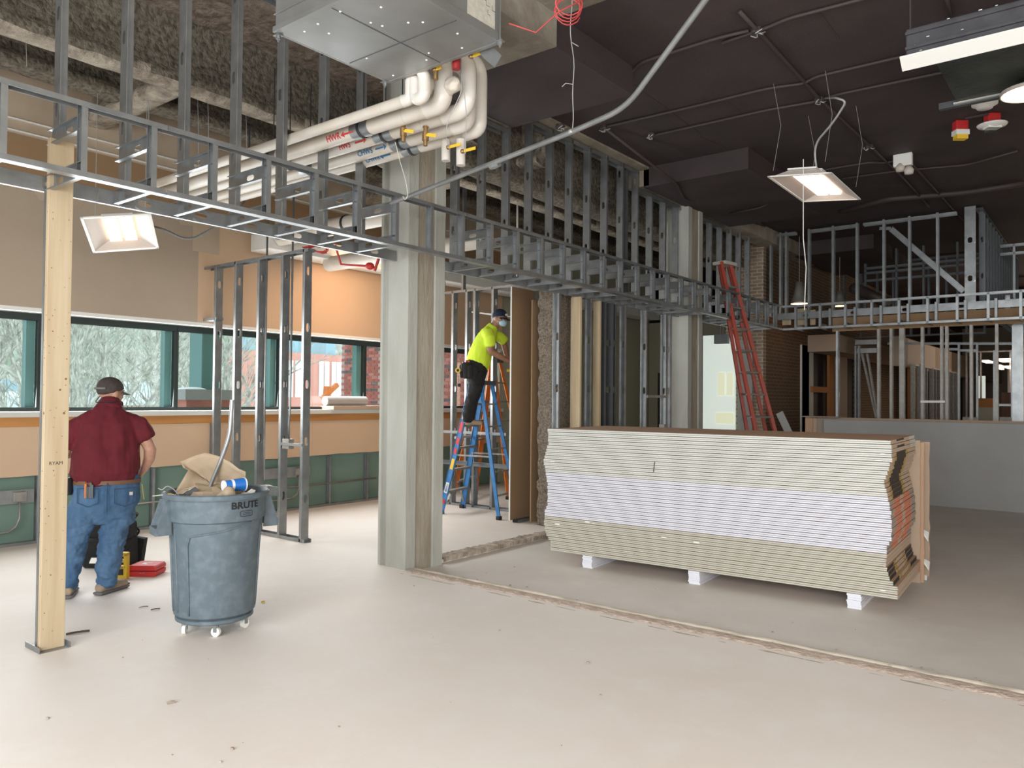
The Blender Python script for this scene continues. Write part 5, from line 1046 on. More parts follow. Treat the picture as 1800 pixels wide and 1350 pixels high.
t = thing('paper_cup', cupc[0], 'blue and white paper cup lying on the scrap in the bin', 'cup'); b = MB(); b.tube([cupc[0], cupc[0].lerp(cupc[1], .97)], 0, 20, rr=[.034, .044]); obj('cup_body', b, 'cup', t, smooth='auto')
b = MB(); dd = (cupc[1]-cupc[0]).normalized(); b.tube([cupc[1]-dd*.008, cupc[1]], .046, 20); obj('rim', b, 'cupwhite', t, smooth='auto'); b = MB(); b.tube([cupc[0]-dd*.006, cupc[0]+dd*.002], .036, 20); obj('base', b, 'cupwhite', t, smooth='auto')
b = MB(); q_ = [cupc[0].lerp(cupc[1], f) for f in (.3, .42, .55)]
b.tube([q_[0], q_[1]], 0, 20, rr=[.0378, .0392]); obj('white_band', b, 'cupwhite', t)
for i, pts in enumerate((((268, 872), (285, 870), (305, 868), (318, 880)), ((278, 858), (285, 862), (294, 853), (306, 860), (318, 876)), ((290, 862), (300, 866), (322, 880)), ((305, 876), (330, 862), (340, 858), (346, 880)), ((310, 880), (331, 867), (341, 862), (350, 882)), ((375, 868), (394, 856)))):
    b = MB(); b.tube(fillet([inb(x, y, -.2+.03*i) for x, y in pts], .02, 4), .003, 5); tag(obj('scrap_wire', b, ('gypgrey', 'wire', 'debris')[i % 3]), 'stiff wire offcut poking over the left rim of the bin', 'wire', 'wire offcuts in the bin')
b = MB(); b.bar(inb(327, 874, -.15), inb(347, 862, -.1), .03, .05); tag(obj('metal_offcut', b, 'steel_dark'), 'short bent metal stud offcut in the bin', 'metal scrap')
b = MB(); b.ball(inb(298, 870, -.2), (.025, .02, .01), 6); tag(obj('yellow_wire_nut', b, 'yellow', smooth=True), 'small yellow cap by the left rim inside the bin', 'connector')

# small things on the floor near the bin
for x, y, L, r_, mt, lb in ((136, 1112, .11, .007, 'debris', 'dark splinter on the floor right of the near post'), (273, 1071, .05, .004, 'debris', 'small reddish splinter left of the bin'), (252, 1067, .05, .003, 'debris', 'thin grey shaving left of the bin'), (300, 1235, .03, .008, 'tape_grey', 'small grey pebble in the open foreground floor'), (222, 1026, .04, .006, 'debris', 'small dark chip in front of the red tool case'), (462, 1058, .02, .006, 'yellow', 'tiny yellow scrap right of the bin')):
    c = P(x, y, 2, 0.006); b = MB(); b.tube([c-RT*L/2-nv*L*.3, c+V((0, 0, .004)), c+RT*L/2+nv*L*.4], r_, 5); tag(obj('floor_scrap', b, mt), lb, 'debris')

# tool bag, stand and case behind the man
t = thing('tool_bag', P(190, 1006, 2, 0), 'black open-topped tool bag on the floor between the man in maroon and the green wall', 'tool bag')
def local(px, py, ext, yaw=0.0, z=0):
    c = P(px, py, 2, z); return lambda v: c+V((RT.x, RT.y, 0)).normalized()*v.x*1.0+nv*v.y+V((0, 0, v.z))
L0 = local(185, 1000, 0); b = MB(); b.prism([(-.22, 0), (.16, 0), (.15, .26), (-.2, .26)], 0, .30, lambda x, z, y: L0(V((x, y, z)))); bevel(obj('bag_body', b, 'blackfab', t), .03, 3)
b = MB(); b.prism([(-.14, .05), (.05, .05), (.03, .10), (-.12, .10)], -.012, 0, lambda x, z, y: L0(V((x, y, z)))); obj('white_label', b, 'white', t)
b = MB(); b.prism([(-.22, .24), (.16, .24), (.15, .40), (-.18, .38)], .06, .28, lambda x, z, y: L0(V((x, y, z)))); bevel(obj('bag_pocket', b, 'blackfab', t), .03, 3)
L1 = local(228, 990, 0); b = MB(); b.tube(fillet([L1(V((-.06, .1, .0))), L1(V((-.10, .1, .2))), L1(V((-.05, .1, .38))), L1(V((.0, .1, .45)))], .1), .03, 8); b.tube(fillet([L1(V((-.02, .1, .2))), L1(V((.0, .1, .32))), L1(V((.04, .1, .28))), L1(V((.01, .1, .24)))], .03), .010, 6); b.bar(L1(V((.02, .1, 0))), L1(V((.05, .1, .22))), .07, .10); tag(obj('work_belt', b, 'blackfab', smooth=False), 'black tool belt with pouch slumped beside the yellow stand', 'tool belt')
L2 = local(214, 1017, 0); ys_ = thing('drill_battery_stand', L2(V((0, 0, 0))), 'yellow and black tool frame standing by the right boot of the man in maroon', 'tool')
b = MB()
for a_, c2 in (((-.06, -.03, 0), (.04, .03, .035)), ((.025, -.03, .0), (.052, .03, .22)), ((-.03, -.03, .19), (.052, .03, .222)), ((-.04, -.03, .085), (.04, .03, .11)), ((-.02, -.03, .14), (.04, .03, .16))): b.box(a_, c2)
bevel(obj('frame', put(b, L2), 'yellow', ys_), .006); b = MB(); b.box((-.05, -.025, .035), (.025, .025, .085)); obj('motor', put(b, L2), 'black', ys_)
tm = text_mb('DEWALT', .022); raw('lettering', put(tm, lambda v: L2(V((-.0+v.x, -.032, .097+v.y)))), 'ink', ys_)
L3 = local(249, 1014, 0); rc_ = thing('tool_case', L3(V((0, 0, 0))), 'red hard plastic tool case lying on the floor', 'tool case')
prf = [(-.115, 0), (.10, 0), (.12, .015), (.12, .09), (.10, .105), (-.10, .105), (-.12, .09), (-.12, .015)]
b = MB(); b.prism([(-.115, 0), (.105, 0), (.12, .01), (.12, .045), (-.12, .045), (-.12, .01)], 0, .20, lambda x, z, y: L3(V((x, y, z)))); bevel(obj('case_base', b, 'red', rc_), .006)
b = MB(); b.prism([(-.12, .05), (.12, .05), (.12, .075), (.105, .095), (-.105, .095), (-.12, .075)], 0, .20, lambda x, z, y: L3(V((x, y, z)))); bevel(obj('case_lid', b, 'red', rc_), .006)
b = MB(); b.box((-.03, .06, .0955), (-.01, .12, .0965)); b.box((.0, .05, .0955), (.015, .12, .0965)); b.bar((-.02, .05, .096), (.03, .13, .096), .012, .001); obj('emblem', put(b, L3), 'white', rc_)
b = MB(); b.bar((-.02, -.001, .03), (.03, -.001, .034), .008, .001, (0, 0, 1)); obj('brand_strip', put(b, L3), 'white', rc_)

# grey insulation roll / case on the window sill
c = P(595, 716, 0, WX-.06); b = MB(); b.tube([(WX-.1, 7.0, ZS+.12), (WX-.1, 7.75, ZS+.12)], .07, 16); tag(obj('sill_roll', b, 'greyboard', smooth='auto'), 'pale grey roll lying on the window sill by the column', 'roll')
b = MB(); b.box((WX-.20, 7.0, ZS-.005), (WX+.1, 7.95, ZS+.05)); tag(bevel(obj('sill_board', b, 'tape_tan'), .004) and bpy.data.objects['sill_board'], 'pale pinkish board edge lying on the window sill', 'board')

# ------------------------------------------------------------------ people
def seg_hand(mb, wrist, d, pn, ts, curl=.5, s=1.0, thumb=.6):
    """palm and five unequal bent fingers; d = way the hand points, pn = palm side, ts = thumb side"""
    w0, d, pn, ts = V(wrist), V(d).normalized(), V(pn), V(ts); pn = (pn-d*pn.dot(d)).normalized(); ts = (ts-d*ts.dot(d)-pn*ts.dot(pn)).normalized()
    kn = w0+d*.092*s
    mb.loft([w0-d*.02*s, w0+d*.03*s, w0+d*.07*s, kn], [(.028*s, .020*s), (.037*s, .018*s), (.042*s, .016*s), (.041*s, .013*s)], ts, 12)
    for i, L in enumerate((.068, .077, .072, .056)):
        o = kn+ts*(.031-.0207*i)*s-d*.012*s; a = .15+curl*.4; pts = [o]; dd = d
        for k, fr in enumerate((.46, .30, .26)):
            a2 = curl*(.7, 1.1, .8)[k]+.05*i*curl; dd = (dd*math.cos(a2)+pn*math.sin(a2)).normalized(); pts.append(pts[-1]+dd*L*1.1*fr*s)
        mb.loft(pts, [.0098*s, .0092*s, .0085*s, .0075*s], ts, 8)
    o = w0+d*.025*s+ts*.026*s; t1 = (d*.6+ts*.75+pn*.25).normalized(); p1 = o+t1*.035*s; t2 = (d*.85+ts*.2+pn*thumb).normalized(); p2 = p1+t2*.03*s; mb.loft([o-t1*.01, p1, p2, p2+(t2+pn*.3).normalized()*.022*s], [.0135*s, .012*s, .011*s, .009*s], pn, 8)
def head_mb(mb, c, f, up, s=1.0):
    """skull, jaw, nose, ears, brow and lips; c centre of the skull, f where the face looks"""
    f, up = V(f).normalized(), V(up); up = (up-f*up.dot(f)).normalized(); r = f.cross(up); c = V(c); R3 = Mx((r, f, up)).transposed()
    def B(o, rad): mb.ball(c+R3 @ (V(o)*s), tuple(k*s for k in rad), 8, R3)
    B((0, -.008, .02), (.076, .097, .092)); B((0, .02, -.035), (.064, .075, .075)); B((0, .05, -.085), (.042, .042, .032)); B((0, .092, -.018), (.013, .020, .024)); B((0, .085, .022), (.05, .016, .012)); B((0, .084, -.058), (.024, .013, .010))
    for sg in (-1, 1): B((sg*.077, -.005, -.012), (.010, .020, .032)); B((sg*.040, .062, -.025), (.022, .022, .02))
    return R3, c
def eyes(parent, R3, c, s=1.0):
    for sg in (-1, 1):
        b = MB(); b.ball(c+R3 @ V((sg*.031*s, .079*s, .001*s)), .011*s, 6); e = obj('eye', b, 'white', parent, smooth=True)
        b = MB(); b.ball(c+R3 @ V((sg*.031*s, .087*s, .001*s)), .0055*s, 5); obj('pupil', b, 'hair', e, smooth=True)

# man in maroon --------------------------------------------------------
mo = P(185, 1043, 2, 0); vd = V((mo.x, mo.y, 0)).normalized(); mr = V((-vd.y, vd.x, 0))*-1
def A(u, w_, z): return V((mo.x, mo.y, 0))+mr*u+vd*w_+V((0, 0, z))
man = thing('person', (mo.x, mo.y, 0), 'man from behind in maroon shirt, blue jeans and brown cap, hand at his pocket', 'person')
bm_ = MB(); hf = (mr*.80+vd*.58+V((0, 0, -.12))).normalized()
R3, hc = head_mb(bm_, A(.012, .06, 1.572), hf, (0, 0, 1), 1.0)
bm_.loft([A(0, .0, 1.38), A(.0, .02, 1.46), A(.01, .05, 1.53)], [(.075, .08), (.062, .062), (.058, .06)], mr, 14)
bm_.loft([A(0, .0, .80), A(0, 0, .95), A(0, .01, 1.15), A(0, 0, 1.32), A(0, 0, 1.40)], [(.15, .11), (.17, .13), (.19, .13), (.19, .11), (.10, .08)], mr, 20)
for sg, k, an in ((1, (.02, .0, .49), (-.005, .0, .10)), (-1, (-.215, .03, .49), (-.25, -.0, .10))):
    bm_.loft([A(sg*.10, 0, .86), A((sg*.10+k[0])/2, .0, .68), A(*k), A(an[0], an[1], .25), A(*an)], [.10, .085, .062, .058, .042], mr, 12)
bm_.loft([A(.15, 0, 1.325), A(.245, -.02, 1.25), A(.30, -.02, 1.12)], [.06, .054, .046], mr, 12)
bm_.loft([A(.30, -.02, 1.12), A(.295, .02, 1.04), A(.262, .06, .955)], [.047, .044, .030], mr, 12)
seg_hand(bm_, A(.262, .06, .955), A(.21, .12, .885)-A(.262, .06, .955), (-mr*.8-V((0, 0, .2))), vd*.4+V((0, 0, .9)), .6)
bm_.loft([A(-.15, 0, 1.325), A(-.255, .0, 1.24), A(-.30, .02, 1.11)], [.06, .054, .046], mr, 12)
bm_.loft([A(-.30, .02, 1.11), A(-.28, .12, 1.09), A(-.22, .24, 1.10)], [.047, .042, .030], mr, 12)
seg_hand(bm_, A(-.22, .24, 1.10), A(-.1, .33, 1.12)-A(-.22, .24, 1.10), V((0, 0, -1)), vd*.6+V((0, 0, .6)), .7)
link('body', solid(bm_, 'body', 'skin', .006, 3), man, Mx())
eyes(man, R3, hc)
def folds(s1, amp, vert=True):
    def f(c): q = V((c.x*s1, c.y*s1, c.z*s1*(.28 if vert else 1.3))); return amp*mnoise.noise(q)+amp*.4*mnoise.noise(q*2.7)
    return f
sh = MB()
sh.loft([A(0, -.01, .915), A(-.01, -.015, .96), A(-.01, -.02, 1.06), A(0, -.01, 1.20), A(0, -.005, 1.32), A(0, 0, 1.39), A(.0, .008, 1.43), A(.005, .02, 1.468)], [(.225, .165), (.245, .18), (.240, .175), (.225, .155), (.22, .14), (.20, .11), (.145, .09), (.080, .078)], mr, 28)
sh.loft([A(.12, 0, 1.345), A(.218, -.01, 1.295), A(.272, -.02, 1.225)], [(.072, .075), (.078, .076), (.077, .073)], mr, 16)
sh.loft([A(-.12, 0, 1.345), A(-.235, .0, 1.285), A(-.285, .01, 1.18)], [(.080, .078), (.078, .076), (.076, .073)], mr, 16)
link('shirt', solid(sh, 'shirt', 'maroon', .009, 2, folds(9, .022)), man, Mx())
b = MB(); b.loft([A(.003, .012, 1.448), A(.006, .02, 1.462), A(.008, .028, 1.487)], [(.100, .088), (.094, .085), (.084, .078)], mr, 24); link('collar', solid(b, 'collar', 'maroon', .006, 1), man, Mx())
je = MB(); je.loft([A(0, -.005, .62), A(0, -.01, .70), A(0, -.01, .80), A(0, -.005, .895)], [(.16, .12), (.235, .15), (.24, .155), (.228, .15)], mr, 26)
je.loft([A(.11, 0, .80), A(.085, 0, .62), A(.05, .01, .50), A(.035, .0, .38), A(.02, -.01, .24), A(.005, -.0, .12), A(.0, 0, .085)], [(.115, .12), (.118, .12), (.105, .105), (.098, .10), (.088, .09), (.078, .085), (.074, .085)], mr, 20)
je.loft([A(-.12, 0, .80), A(-.16, 0, .62), A(-.20, .02, .50), A(-.222, .02, .38), A(-.235, -.0, .24), A(-.25, -.0, .12), A(-.252, 0, .085)], [(.115, .12), (.118, .12), (.098, .10), (.085, .095), (.075, .085), (.068, .08), (.065, .08)], mr, 20)
link('jeans', solid(je, 'jeans', 'denim', .009, 2, lambda c: (folds(13, .017, False)(c))*(1.3 if c.z < .62 else .6)), man, Mx())
b = MB(); b.add([A(.241*math.cos(k*PI/18)*1.0, -.005+.166*math.sin(k*PI/18), z_) for z_ in (.862, .892) for k in range(36)], [(k, (k+1) % 36, 36+(k+1) % 36, 36+k) for k in range(36)]); obj('belt', b, 'leather', man, smooth=True)
for u0, u1, z0_, z1_ in ((-.20, -.06, .70, .84), (.05, .20, .69, .83)):
    b = MB()
    def back(u, z, e=.004): k_ = max(0, 1-(u/.245)**2); return A(u, -.012-.158*math.sqrt(k_)-e-.006, z)
    g = [(u0, z1_), (u1, z1_), (u1, z0_+.03), ((u0+u1)/2, z0_), (u0, z0_+.03)]
    for i in range(5):
        p_, q_2 = g[i], g[(i+1) % 5]; pts = [back(p_[0]*(1-t_)+q_2[0]*t_, p_[1]*(1-t_)+q_2[1]*t_, .005) for t_ in (0, .33, .66, 1)]; b.tube(pts, .0028, 5)
    obj('pocket', b, 'denim_dark', man)
b = MB(); b.bar(back(.165, .80, .008), back(.165, .775, .008), .024, .003, vd); obj('pocket_patch', b, 'label', man)
b = MB(); b.tube([back(-.0, z, .006) for z in (.88, .8, .7, .64)], .003, 5); obj('seam', b, 'denim_dark', man)
for u, tx in ((-.145, .022), (-.12, 0), (-.10, .015), (-.135, -.0), (-.11, .03)):
    b = MB(); p_ = back(u, .82, .012); b.tube([p_-V((0, 0, .05)), p_+V((0, 0, .035+tx))], .009, 8); tag(obj('pocket_tool', b, 'orange' if u < -.14 else 'steel_dark', smooth='auto'), 'grip of a pliers in the left back pocket of the man in maroon', 'hand tool', 'pliers in the back pocket')
b = MB(); b.loft([A(-.262, -.03, .80), A(-.265, -.03, .90)], [(.03, .04), (.032, .045)], mr, 12); obj('phone_pouch', b, 'black', man, smooth='auto')
b = MB(); b.bar(A(.245, .0, .84), A(.262, -.0, .72), .004, .03, vd); obj('yellow_strap', b, 'yellow', man)
for cu, cw, yaw, nm in ((.0, .0, .75, 1), (-.252, .0, .12, 2)):
    fd2 = (vd*math.cos(yaw)+mr*math.sin(yaw)); c0 = A(cu, cw, 0); b = MB()
    b.loft([c0-fd2*.055+V((0, 0, .055)), c0+V((0, 0, .06)), c0+fd2*.10+V((0, 0, .05)), c0+fd2*.19+V((0, 0, .042))], [(.042, .040), (.045, .045), (.048, .038), (.042, .030)], fd2.cross(V((0, 0, 1))), 14); b.loft([c0+V((0, 0, .06)), c0+V((0, 0, .14))], [.052, .052], mr, 12)
    bt = link('boot', solid(b, 'boot', 'boot', .007, 2), man, Mx())
    b = MB(); b.loft([c0-fd2*.075+V((0, 0, .016)), c0+fd2*.06+V((0, 0, .016)), c0+fd2*.205+V((0, 0, .016))], [(.046, .016), (.05, .016), (.046, .016)], fd2.cross(V((0, 0, 1))), 14); obj('sole', b, 'sole', bt, smooth='auto')
b = MB(); cdn = R3 @ V((0, -.0, .0))
b.ball(hc+R3 @ V((0, -.010, .030)), (.086, .107, .093), 14, R3)
b.v = [tuple(hc+R3 @ (lambda q: V((q.x, q.y, max(q.z, .006+.42*q.y))))(R3.transposed() @ (V(v)-hc))) for v in b.v]
cp_ = obj('cap', b, 'cap', man, smooth=True)
b = MB(); vs = []; n = 14
for i in range(n+1):
    a = -1.15+2.3*i/n
    for rr_, zz in ((.083, .022), (.150-.035*abs(a)**1.6, .006)): vs.append(hc+R3 @ V((math.sin(a)*rr_*.88, math.cos(a)*rr_+.012, zz-.012*abs(a))))
b.add(vs, [(i*2, i*2+2, i*2+3, i*2+1) for i in range(n)]); o = obj('brim', b, 'cap', cp_, smooth=True); s_ = o.modifiers.new('s', 'SOLIDIFY'); s_.thickness = .005
b = MB(); b.tube([hc+R3 @ V((math.sin(a)*.089, -.012-math.cos(a)*.108, .032-.015*math.cos(a))) for a in [i*.15-.75 for i in range(11)]], .010, 6); obj('cap_strap', b, 'grey', cp_, smooth=True)
b = MB(); b.ball(hc+R3 @ V((0, .068, -.085)), (.050, .045, .036), 8, R3); obj('beard', b, 'hair', man, smooth=True)
b = MB()
for sg in (-1, 1): b.tube([hc+R3 @ V((sg*.078, -.0, .008)), hc+R3 @ V((sg*.074, .08, .004)), hc+R3 @ V((sg*.05, .108, .0))], .002, 5); b.tube([hc+R3 @ V((sg*.032+.022*math.cos(a), .106, -.0+.019*math.sin(a))) for a in [k*.7 for k in range(10)]], .0015, 4)
obj('glasses', b, 'steel', man)
b = MB(); b.tube(fillet([hc+R3 @ V((-.085, -.02, -.02)), A(-.10, .0, 1.49), A(-.03, -.075, 1.50), A(.05, -.07, 1.495), hc+R3 @ V((.09, -.0, -.05))], .04), .004, 6); obj('mask_strap', b, 'black', man, smooth=True)

# worker on the ladder -------------------------------------------------
dpt = 10.25; s0 = V((RT.x, RT.y, 0)).normalized(); n0 = V((fw.x, fw.y, 0)).normalized()*-1
def Wp(x, y, n=0.0):
    p = D(x, y, dpt-n); return p
wk = thing('person', Wp(830, 750), 'worker in neon yellow shirt, navy cap and blue face mask, standing on the blue ladder', 'person')
bw = MB(); wf = (s0*.80+n0*.52+V((0, 0, -.18))).normalized()
R4, wc = head_mb(bw, Wp(878.5, 560, .03), wf, V((0, 0, 1))+s0*.15, .98)
bw.loft([Wp(860, 583), Wp(868, 575, .01), Wp(874, 567, .02)], [(.07, .07), (.062, .06), (.056, .056)], n0, 14)
bw.loft([Wp(838, 655), Wp(843, 635), Wp(850, 610), Wp(858, 590)], [(.15, .10), (.16, .12), (.17, .12), (.16, .10)], n0, 18)
bw.loft([Wp(856, 588, .17), Wp(861, 603, .21), Wp(862, 617, .20)], [.058, .050, .043], n0, 12); bw.loft([Wp(862, 617, .20), Wp(880, 627, .14), Wp(893, 634, .08)], [.044, .040, .028], n0, 12)
seg_hand(bw, Wp(893, 634, .08), Wp(899, 637, .05)-Wp(893, 634, .08), V((0, 0, -1)), n0*-.3+V((0, 0, 1)), .7, 1.0)
bw.loft([Wp(864, 588, -.15), Wp(884, 600, -.16), Wp(888, 612, -.14)], [.056, .048, .042], n0, 12); bw.loft([Wp(888, 612, -.14), Wp(890, 622, -.10), Wp(893, 630, -.05)], [.042, .038, .028], n0, 12)
seg_hand(bw, Wp(893, 630, -.05), Wp(899, 633, -.02)-Wp(893, 630, -.05), n0, V((0, 0, 1)), .7, 1.0)
for n_ in (.11, -.11): bw.loft([Wp(838, 655, n_), Wp(838, 678, n_), Wp(832, 697, n_), Wp(826, 718, n_), Wp(822, 738, n_)], [.09, .075, .056, .052, .04], n0, 12)
link('body', solid(bw, 'body', 'skin2', .006, 3), wk, Mx())
eyes(wk, R4, wc, .98)
b = MB(); b.loft([Wp(839.5, 643), Wp(842, 634), Wp(846, 618), Wp(853, 600), Wp(860, 585), Wp(865, 576, .01)], [(.19, .155), (.195, .165), (.20, .155), (.20, .135), (.17, .11), (.085, .075)], n0, 26)
b.loft([Wp(857, 585, .15), Wp(861, 595, .20), Wp(861.5, 604, .20)], [(.085, .08), (.08, .078), (.076, .076)], n0, 14); b.loft([Wp(866, 587, -.13), Wp(878, 593, -.16), Wp(886, 599, -.15)], [(.08, .08), (.078, .075), (.072, .07)], n0, 14)
link('shirt', solid(b, 'shirt', 'neon', .009, 2, folds(9, .011)), wk, Mx())
b = MB(); b.loft([Wp(840, 642), Wp(838, 656), Wp(837, 666)], [(.18, .135), (.185, .135), (.15, .12)], n0, 20)
for n_ in (.10, -.10): b.loft([Wp(838, 658, n_), Wp(838, 676, n_), Wp(832, 697, n_), Wp(826, 718, n_), Wp(823, 737, n_)], [.115, .10, .085, .080, .078], n0, 16)
link('trousers', solid(b, 'trousers', 'blackfab', .009, 2, folds(14, .010, False)), wk, Mx())
for n_ in (.10, -.10):
    c0 = Wp(822, 748, n_); b = MB(); b.loft([c0+V((0, 0, .045)), c0+s0*.09+V((0, 0, .045)), c0+s0*.18+V((0, 0, .035))], [(.045, .045), (.046, .038), (.04, .03)], n0, 12); b.loft([c0+V((0, 0, .05)), c0+V((0, 0, .12))], [.05, .05], n0, 12); link('boot', solid(b, 'boot', 'boot', .008, 2), wk, Mx())
b = MB(); b.ball(wc+R4 @ V((0, -.008, .032)), (.086, .106, .098), 14, R4); b.v = [tuple(wc+R4 @ (lambda q: V((q.x, q.y, max(q.z, .016+.25*q.y))))(R4.transposed() @ (V(v)-wc))) for v in b.v]; cp_ = obj('cap', b, 'navy', wk, smooth=True)
b = MB(); vs = []
for i in range(n+1):
    a = -1.1+2.2*i/n
    for rr_, zz in ((.088, .026), (.158-.03*abs(a)**1.6, .008)): vs.append(wc+R4 @ V((math.sin(a)*rr_*.9, math.cos(a)*rr_+.008, zz-.012*abs(a))))
b.add(vs, [(i*2, i*2+2, i*2+3, i*2+1) for i in range(n)]); o = obj('brim', b, 'navy', cp_, smooth=True); s_ = o.modifiers.new('s', 'SOLIDIFY'); s_.thickness = .005
b = MB(); b.ball(wc+R4 @ V((0, .098, .062)), (.036, .010, .019), 8, R4); obj('cap_badge', b, 'white', cp_, smooth=True)
b = MB(); b.ball(wc+R4 @ V((0, .062, -.052)), (.060, .052, .050), 12, R4); mk = obj('face_mask', b, 'mask', wk, smooth=True)
b = MB()
for sg in (-1, 1):
    for z_ in (-.02, -.07): b.tube([wc+R4 @ V((sg*.05, .075, z_)), wc+R4 @ V((sg*.082, .0, -.012+.2*(z_+.04)))], .0022, 5)
obj('ear_loop', b, 'white', mk)
# tool belt at the back of his hip
tbt = thing('tool_belt', Wp(822, 655, .16), 'black tool belt with pouches and yellow tape measure on the ladder worker', 'tool belt')
b = MB(); b.loft([Wp(839, 640.5), Wp(837.5, 648)], [(.205, .155), (.205, .155)], n0, 24); link('belt', solid(b, 'belt', 'blackfab', .008, 1), tbt, Mx())
for (x, y, n_, wx, wz) in ((822, 648, .17, .075, .11), (828, 651, .20, .06, .09), (815, 650, .08, .06, .09), (834, 652, .2, .05, .09)): c0 = Wp(x, y, n_); b = MB(); b.loft([c0+V((0, 0, wz*.5)), c0-V((0, 0, wz))], [(wx*.7, wx), (wx*.6, wx*.8)], n0, 10); obj('pouch', b, 'blackfab', tbt, smooth='auto')
c0 = Wp(805, 651, .12); b = MB(); b.tube([c0-n0*.02, c0+n0*.02], .036, 16); tm_ = obj('tape_measure', b, 'yellow', tbt, smooth='auto'); b = MB(); b.tube([c0+n0*.02, c0+n0*.023], .018, 12); obj('hub', b, 'black', tm_)
for x, y, mt in ((820, 634, 'red'), (824, 635, 'orange'), (815, 636, 'steel_dark'), (812, 640, 'black')): c0 = Wp(x, y, .16); b = MB(); b.loft([c0, c0-V((0, 0, .09))], [.014, .012], n0, 8); obj('tool_handle', b, mt, tbt, smooth='auto')
c0 = Wp(807, 677, .1); b = MB(); b.bar(c0-V((0, 0, .02)), c0+V((0, 0, .02)), .05, .04, s0); b.tube([c0, Wp(806, 660, .1)], .003, 4); obj('hanging_block', b, 'black', tbt)
b = MB(); c0 = Wp(896, 651, 0); b.loft([c0-s0*.03, c0+s0*.03], [.02, .016], n0, 8); b.bar(c0, c0+V((0, 0, .10)), .03, .03); tag(obj('cordless_driver', b, 'yellow'), 'small yellow tool held at the pale board edge by the ladder worker', 'tool')
b = MB(); a = P(846, 551, 1, 8.9); c_ = P(898, 556, 1, 8.9); b.bar(a, c_, .5, .012, (0, 0, 1)); b.bar(c_+V((-.05, .2, 0)), c_+V((-.05, .2, 2.0)), .02, .02, (1, 0, 0)); tag(obj('white_shelf', b, 'white'), 'thin white ledge behind the head of the ladder worker', 'shelf')

# ------------------------------------------------------------------ outside the windows
GZ = -5.0
b = MB(); b.box((-700, -400, GZ-1), (-9.9, 700, GZ)); struct('ground_snow', b, 'snow')
# wing of the building in brick
BY = 11.3; bxl = P(601, 650, 1, BY).x
b = MB(); b.box((bxl, BY, GZ), (-9.13, BY+.3, 6)); wb = struct('wall_wing', b, 'mortar'); cnt = 0
bme = {}
for mt in ('brickred', 'brickpink', 'brickdark'):
    q = MB(); q.box((0, -.012, 0), (.193, .03, .057)); bme[mt] = q.mesh('brick', M[mt])
for row in range(22):
    z = 1.28+row*.0677; off = (row % 2)*.1
    for x0_, x1_ in ((bxl, P(670, 650, 1, BY).x), (P(764, 650, 1, BY).x, P(838, 650, 1, BY).x)):
        x = x0_+off
        while x+.19 < x1_:
            cnt += 1; link('brick', bme[rnd.choice(['brickred']*3+['brickpink']*2+['brickdark'])], wb, Mx.Translation(V((x, BY, z))))
            x += .203
# teal post on a low parapet
a, c_ = P(346, 640, 0, -10.7), P(384, 640, 0, -10.7)
b = MB(); b.box((-10.95, a.y+.02, -5), (-10.6, c_.y, 4.5)); tag(bevel(obj('outer_post', b, 'teal'), .01) and bpy.data.objects['outer_post'], 'square teal post outside the window, left of the framed partition', 'post')
a, c_ = P(326, 700, 0, -10.1), P(411, 700, 0, -10.1); zt, zb = P(370, 685, 0, -10.1).z, P(370, 703, 0, -10.1).z
b = MB(); b.box((-10.5, a.y, zb), (-10.1, c_.y, zt)); o = obj('parapet', b, 'greyboard', label='grey capped brick parapet outside the window', cat='parapet'); b = MB(); b.box((-10.47, a.y+.03, GZ), (-10.13, c_.y-.03, zb)); obj('brick_base', b, 'brickpink', o)
b = MB(); b.ball((-10.3, a.y+.2, zt), (.18, .2, .035), 8); obj('snow_patch', b, 'snow', o, smooth=True)
# hills
def hillf(u, v):
    y = -150+520*v; x = -270-330*u; h = 24+95*math.sin(min(u*1.5, 1.5))*(.8+.25*mnoise.noise(V((y*.006, 1, 0))))+6*fbm((x*.02, y*.02, 0), 1)
    return (x, y, GZ-2+h*(u**.75))
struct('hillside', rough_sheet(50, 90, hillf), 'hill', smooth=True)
def canopy(name, mt, n, seed, rng, hgt, wdt, label):
    r2 = random.Random(seed); b = MB()
    for i in range(n):
        u = r2.random()**1.2; v = r2.random(); x, y, z = hillf(u, v)
        if not rng(u, v): continue
        s = r2.uniform(.7, 1.3); N = 6; prof = [(wdt*s*.7, 0), (wdt*s, hgt*s*.35), (wdt*.6*s, hgt*s*.75), (0, hgt*s)]
        vs = [(x+r_*math.cos(2*PI*j/N+i)*r2.uniform(.8, 1.2), y+r_*math.sin(2*PI*j/N+i)*r2.uniform(.8, 1.2), z+zz) for r_, zz in prof for j in range(N)]
        b.add(vs, [(k*N+j, k*N+(j+1) % N, (k+1)*N+(j+1) % N, (k+1)*N+j) for k in range(3) for j in range(N)])
    return tag(obj(name, b, mt), label, 'forest', kind='stuff')
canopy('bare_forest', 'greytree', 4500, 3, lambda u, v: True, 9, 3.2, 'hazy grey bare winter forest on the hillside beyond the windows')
canopy('evergreen_forest', 'pinetree', 1600, 5, lambda u, v: mnoise.noise(V((u*6, v*9, 2))) > .08, 11, 3.6, 'hazy green evergreens patched across the hillside')
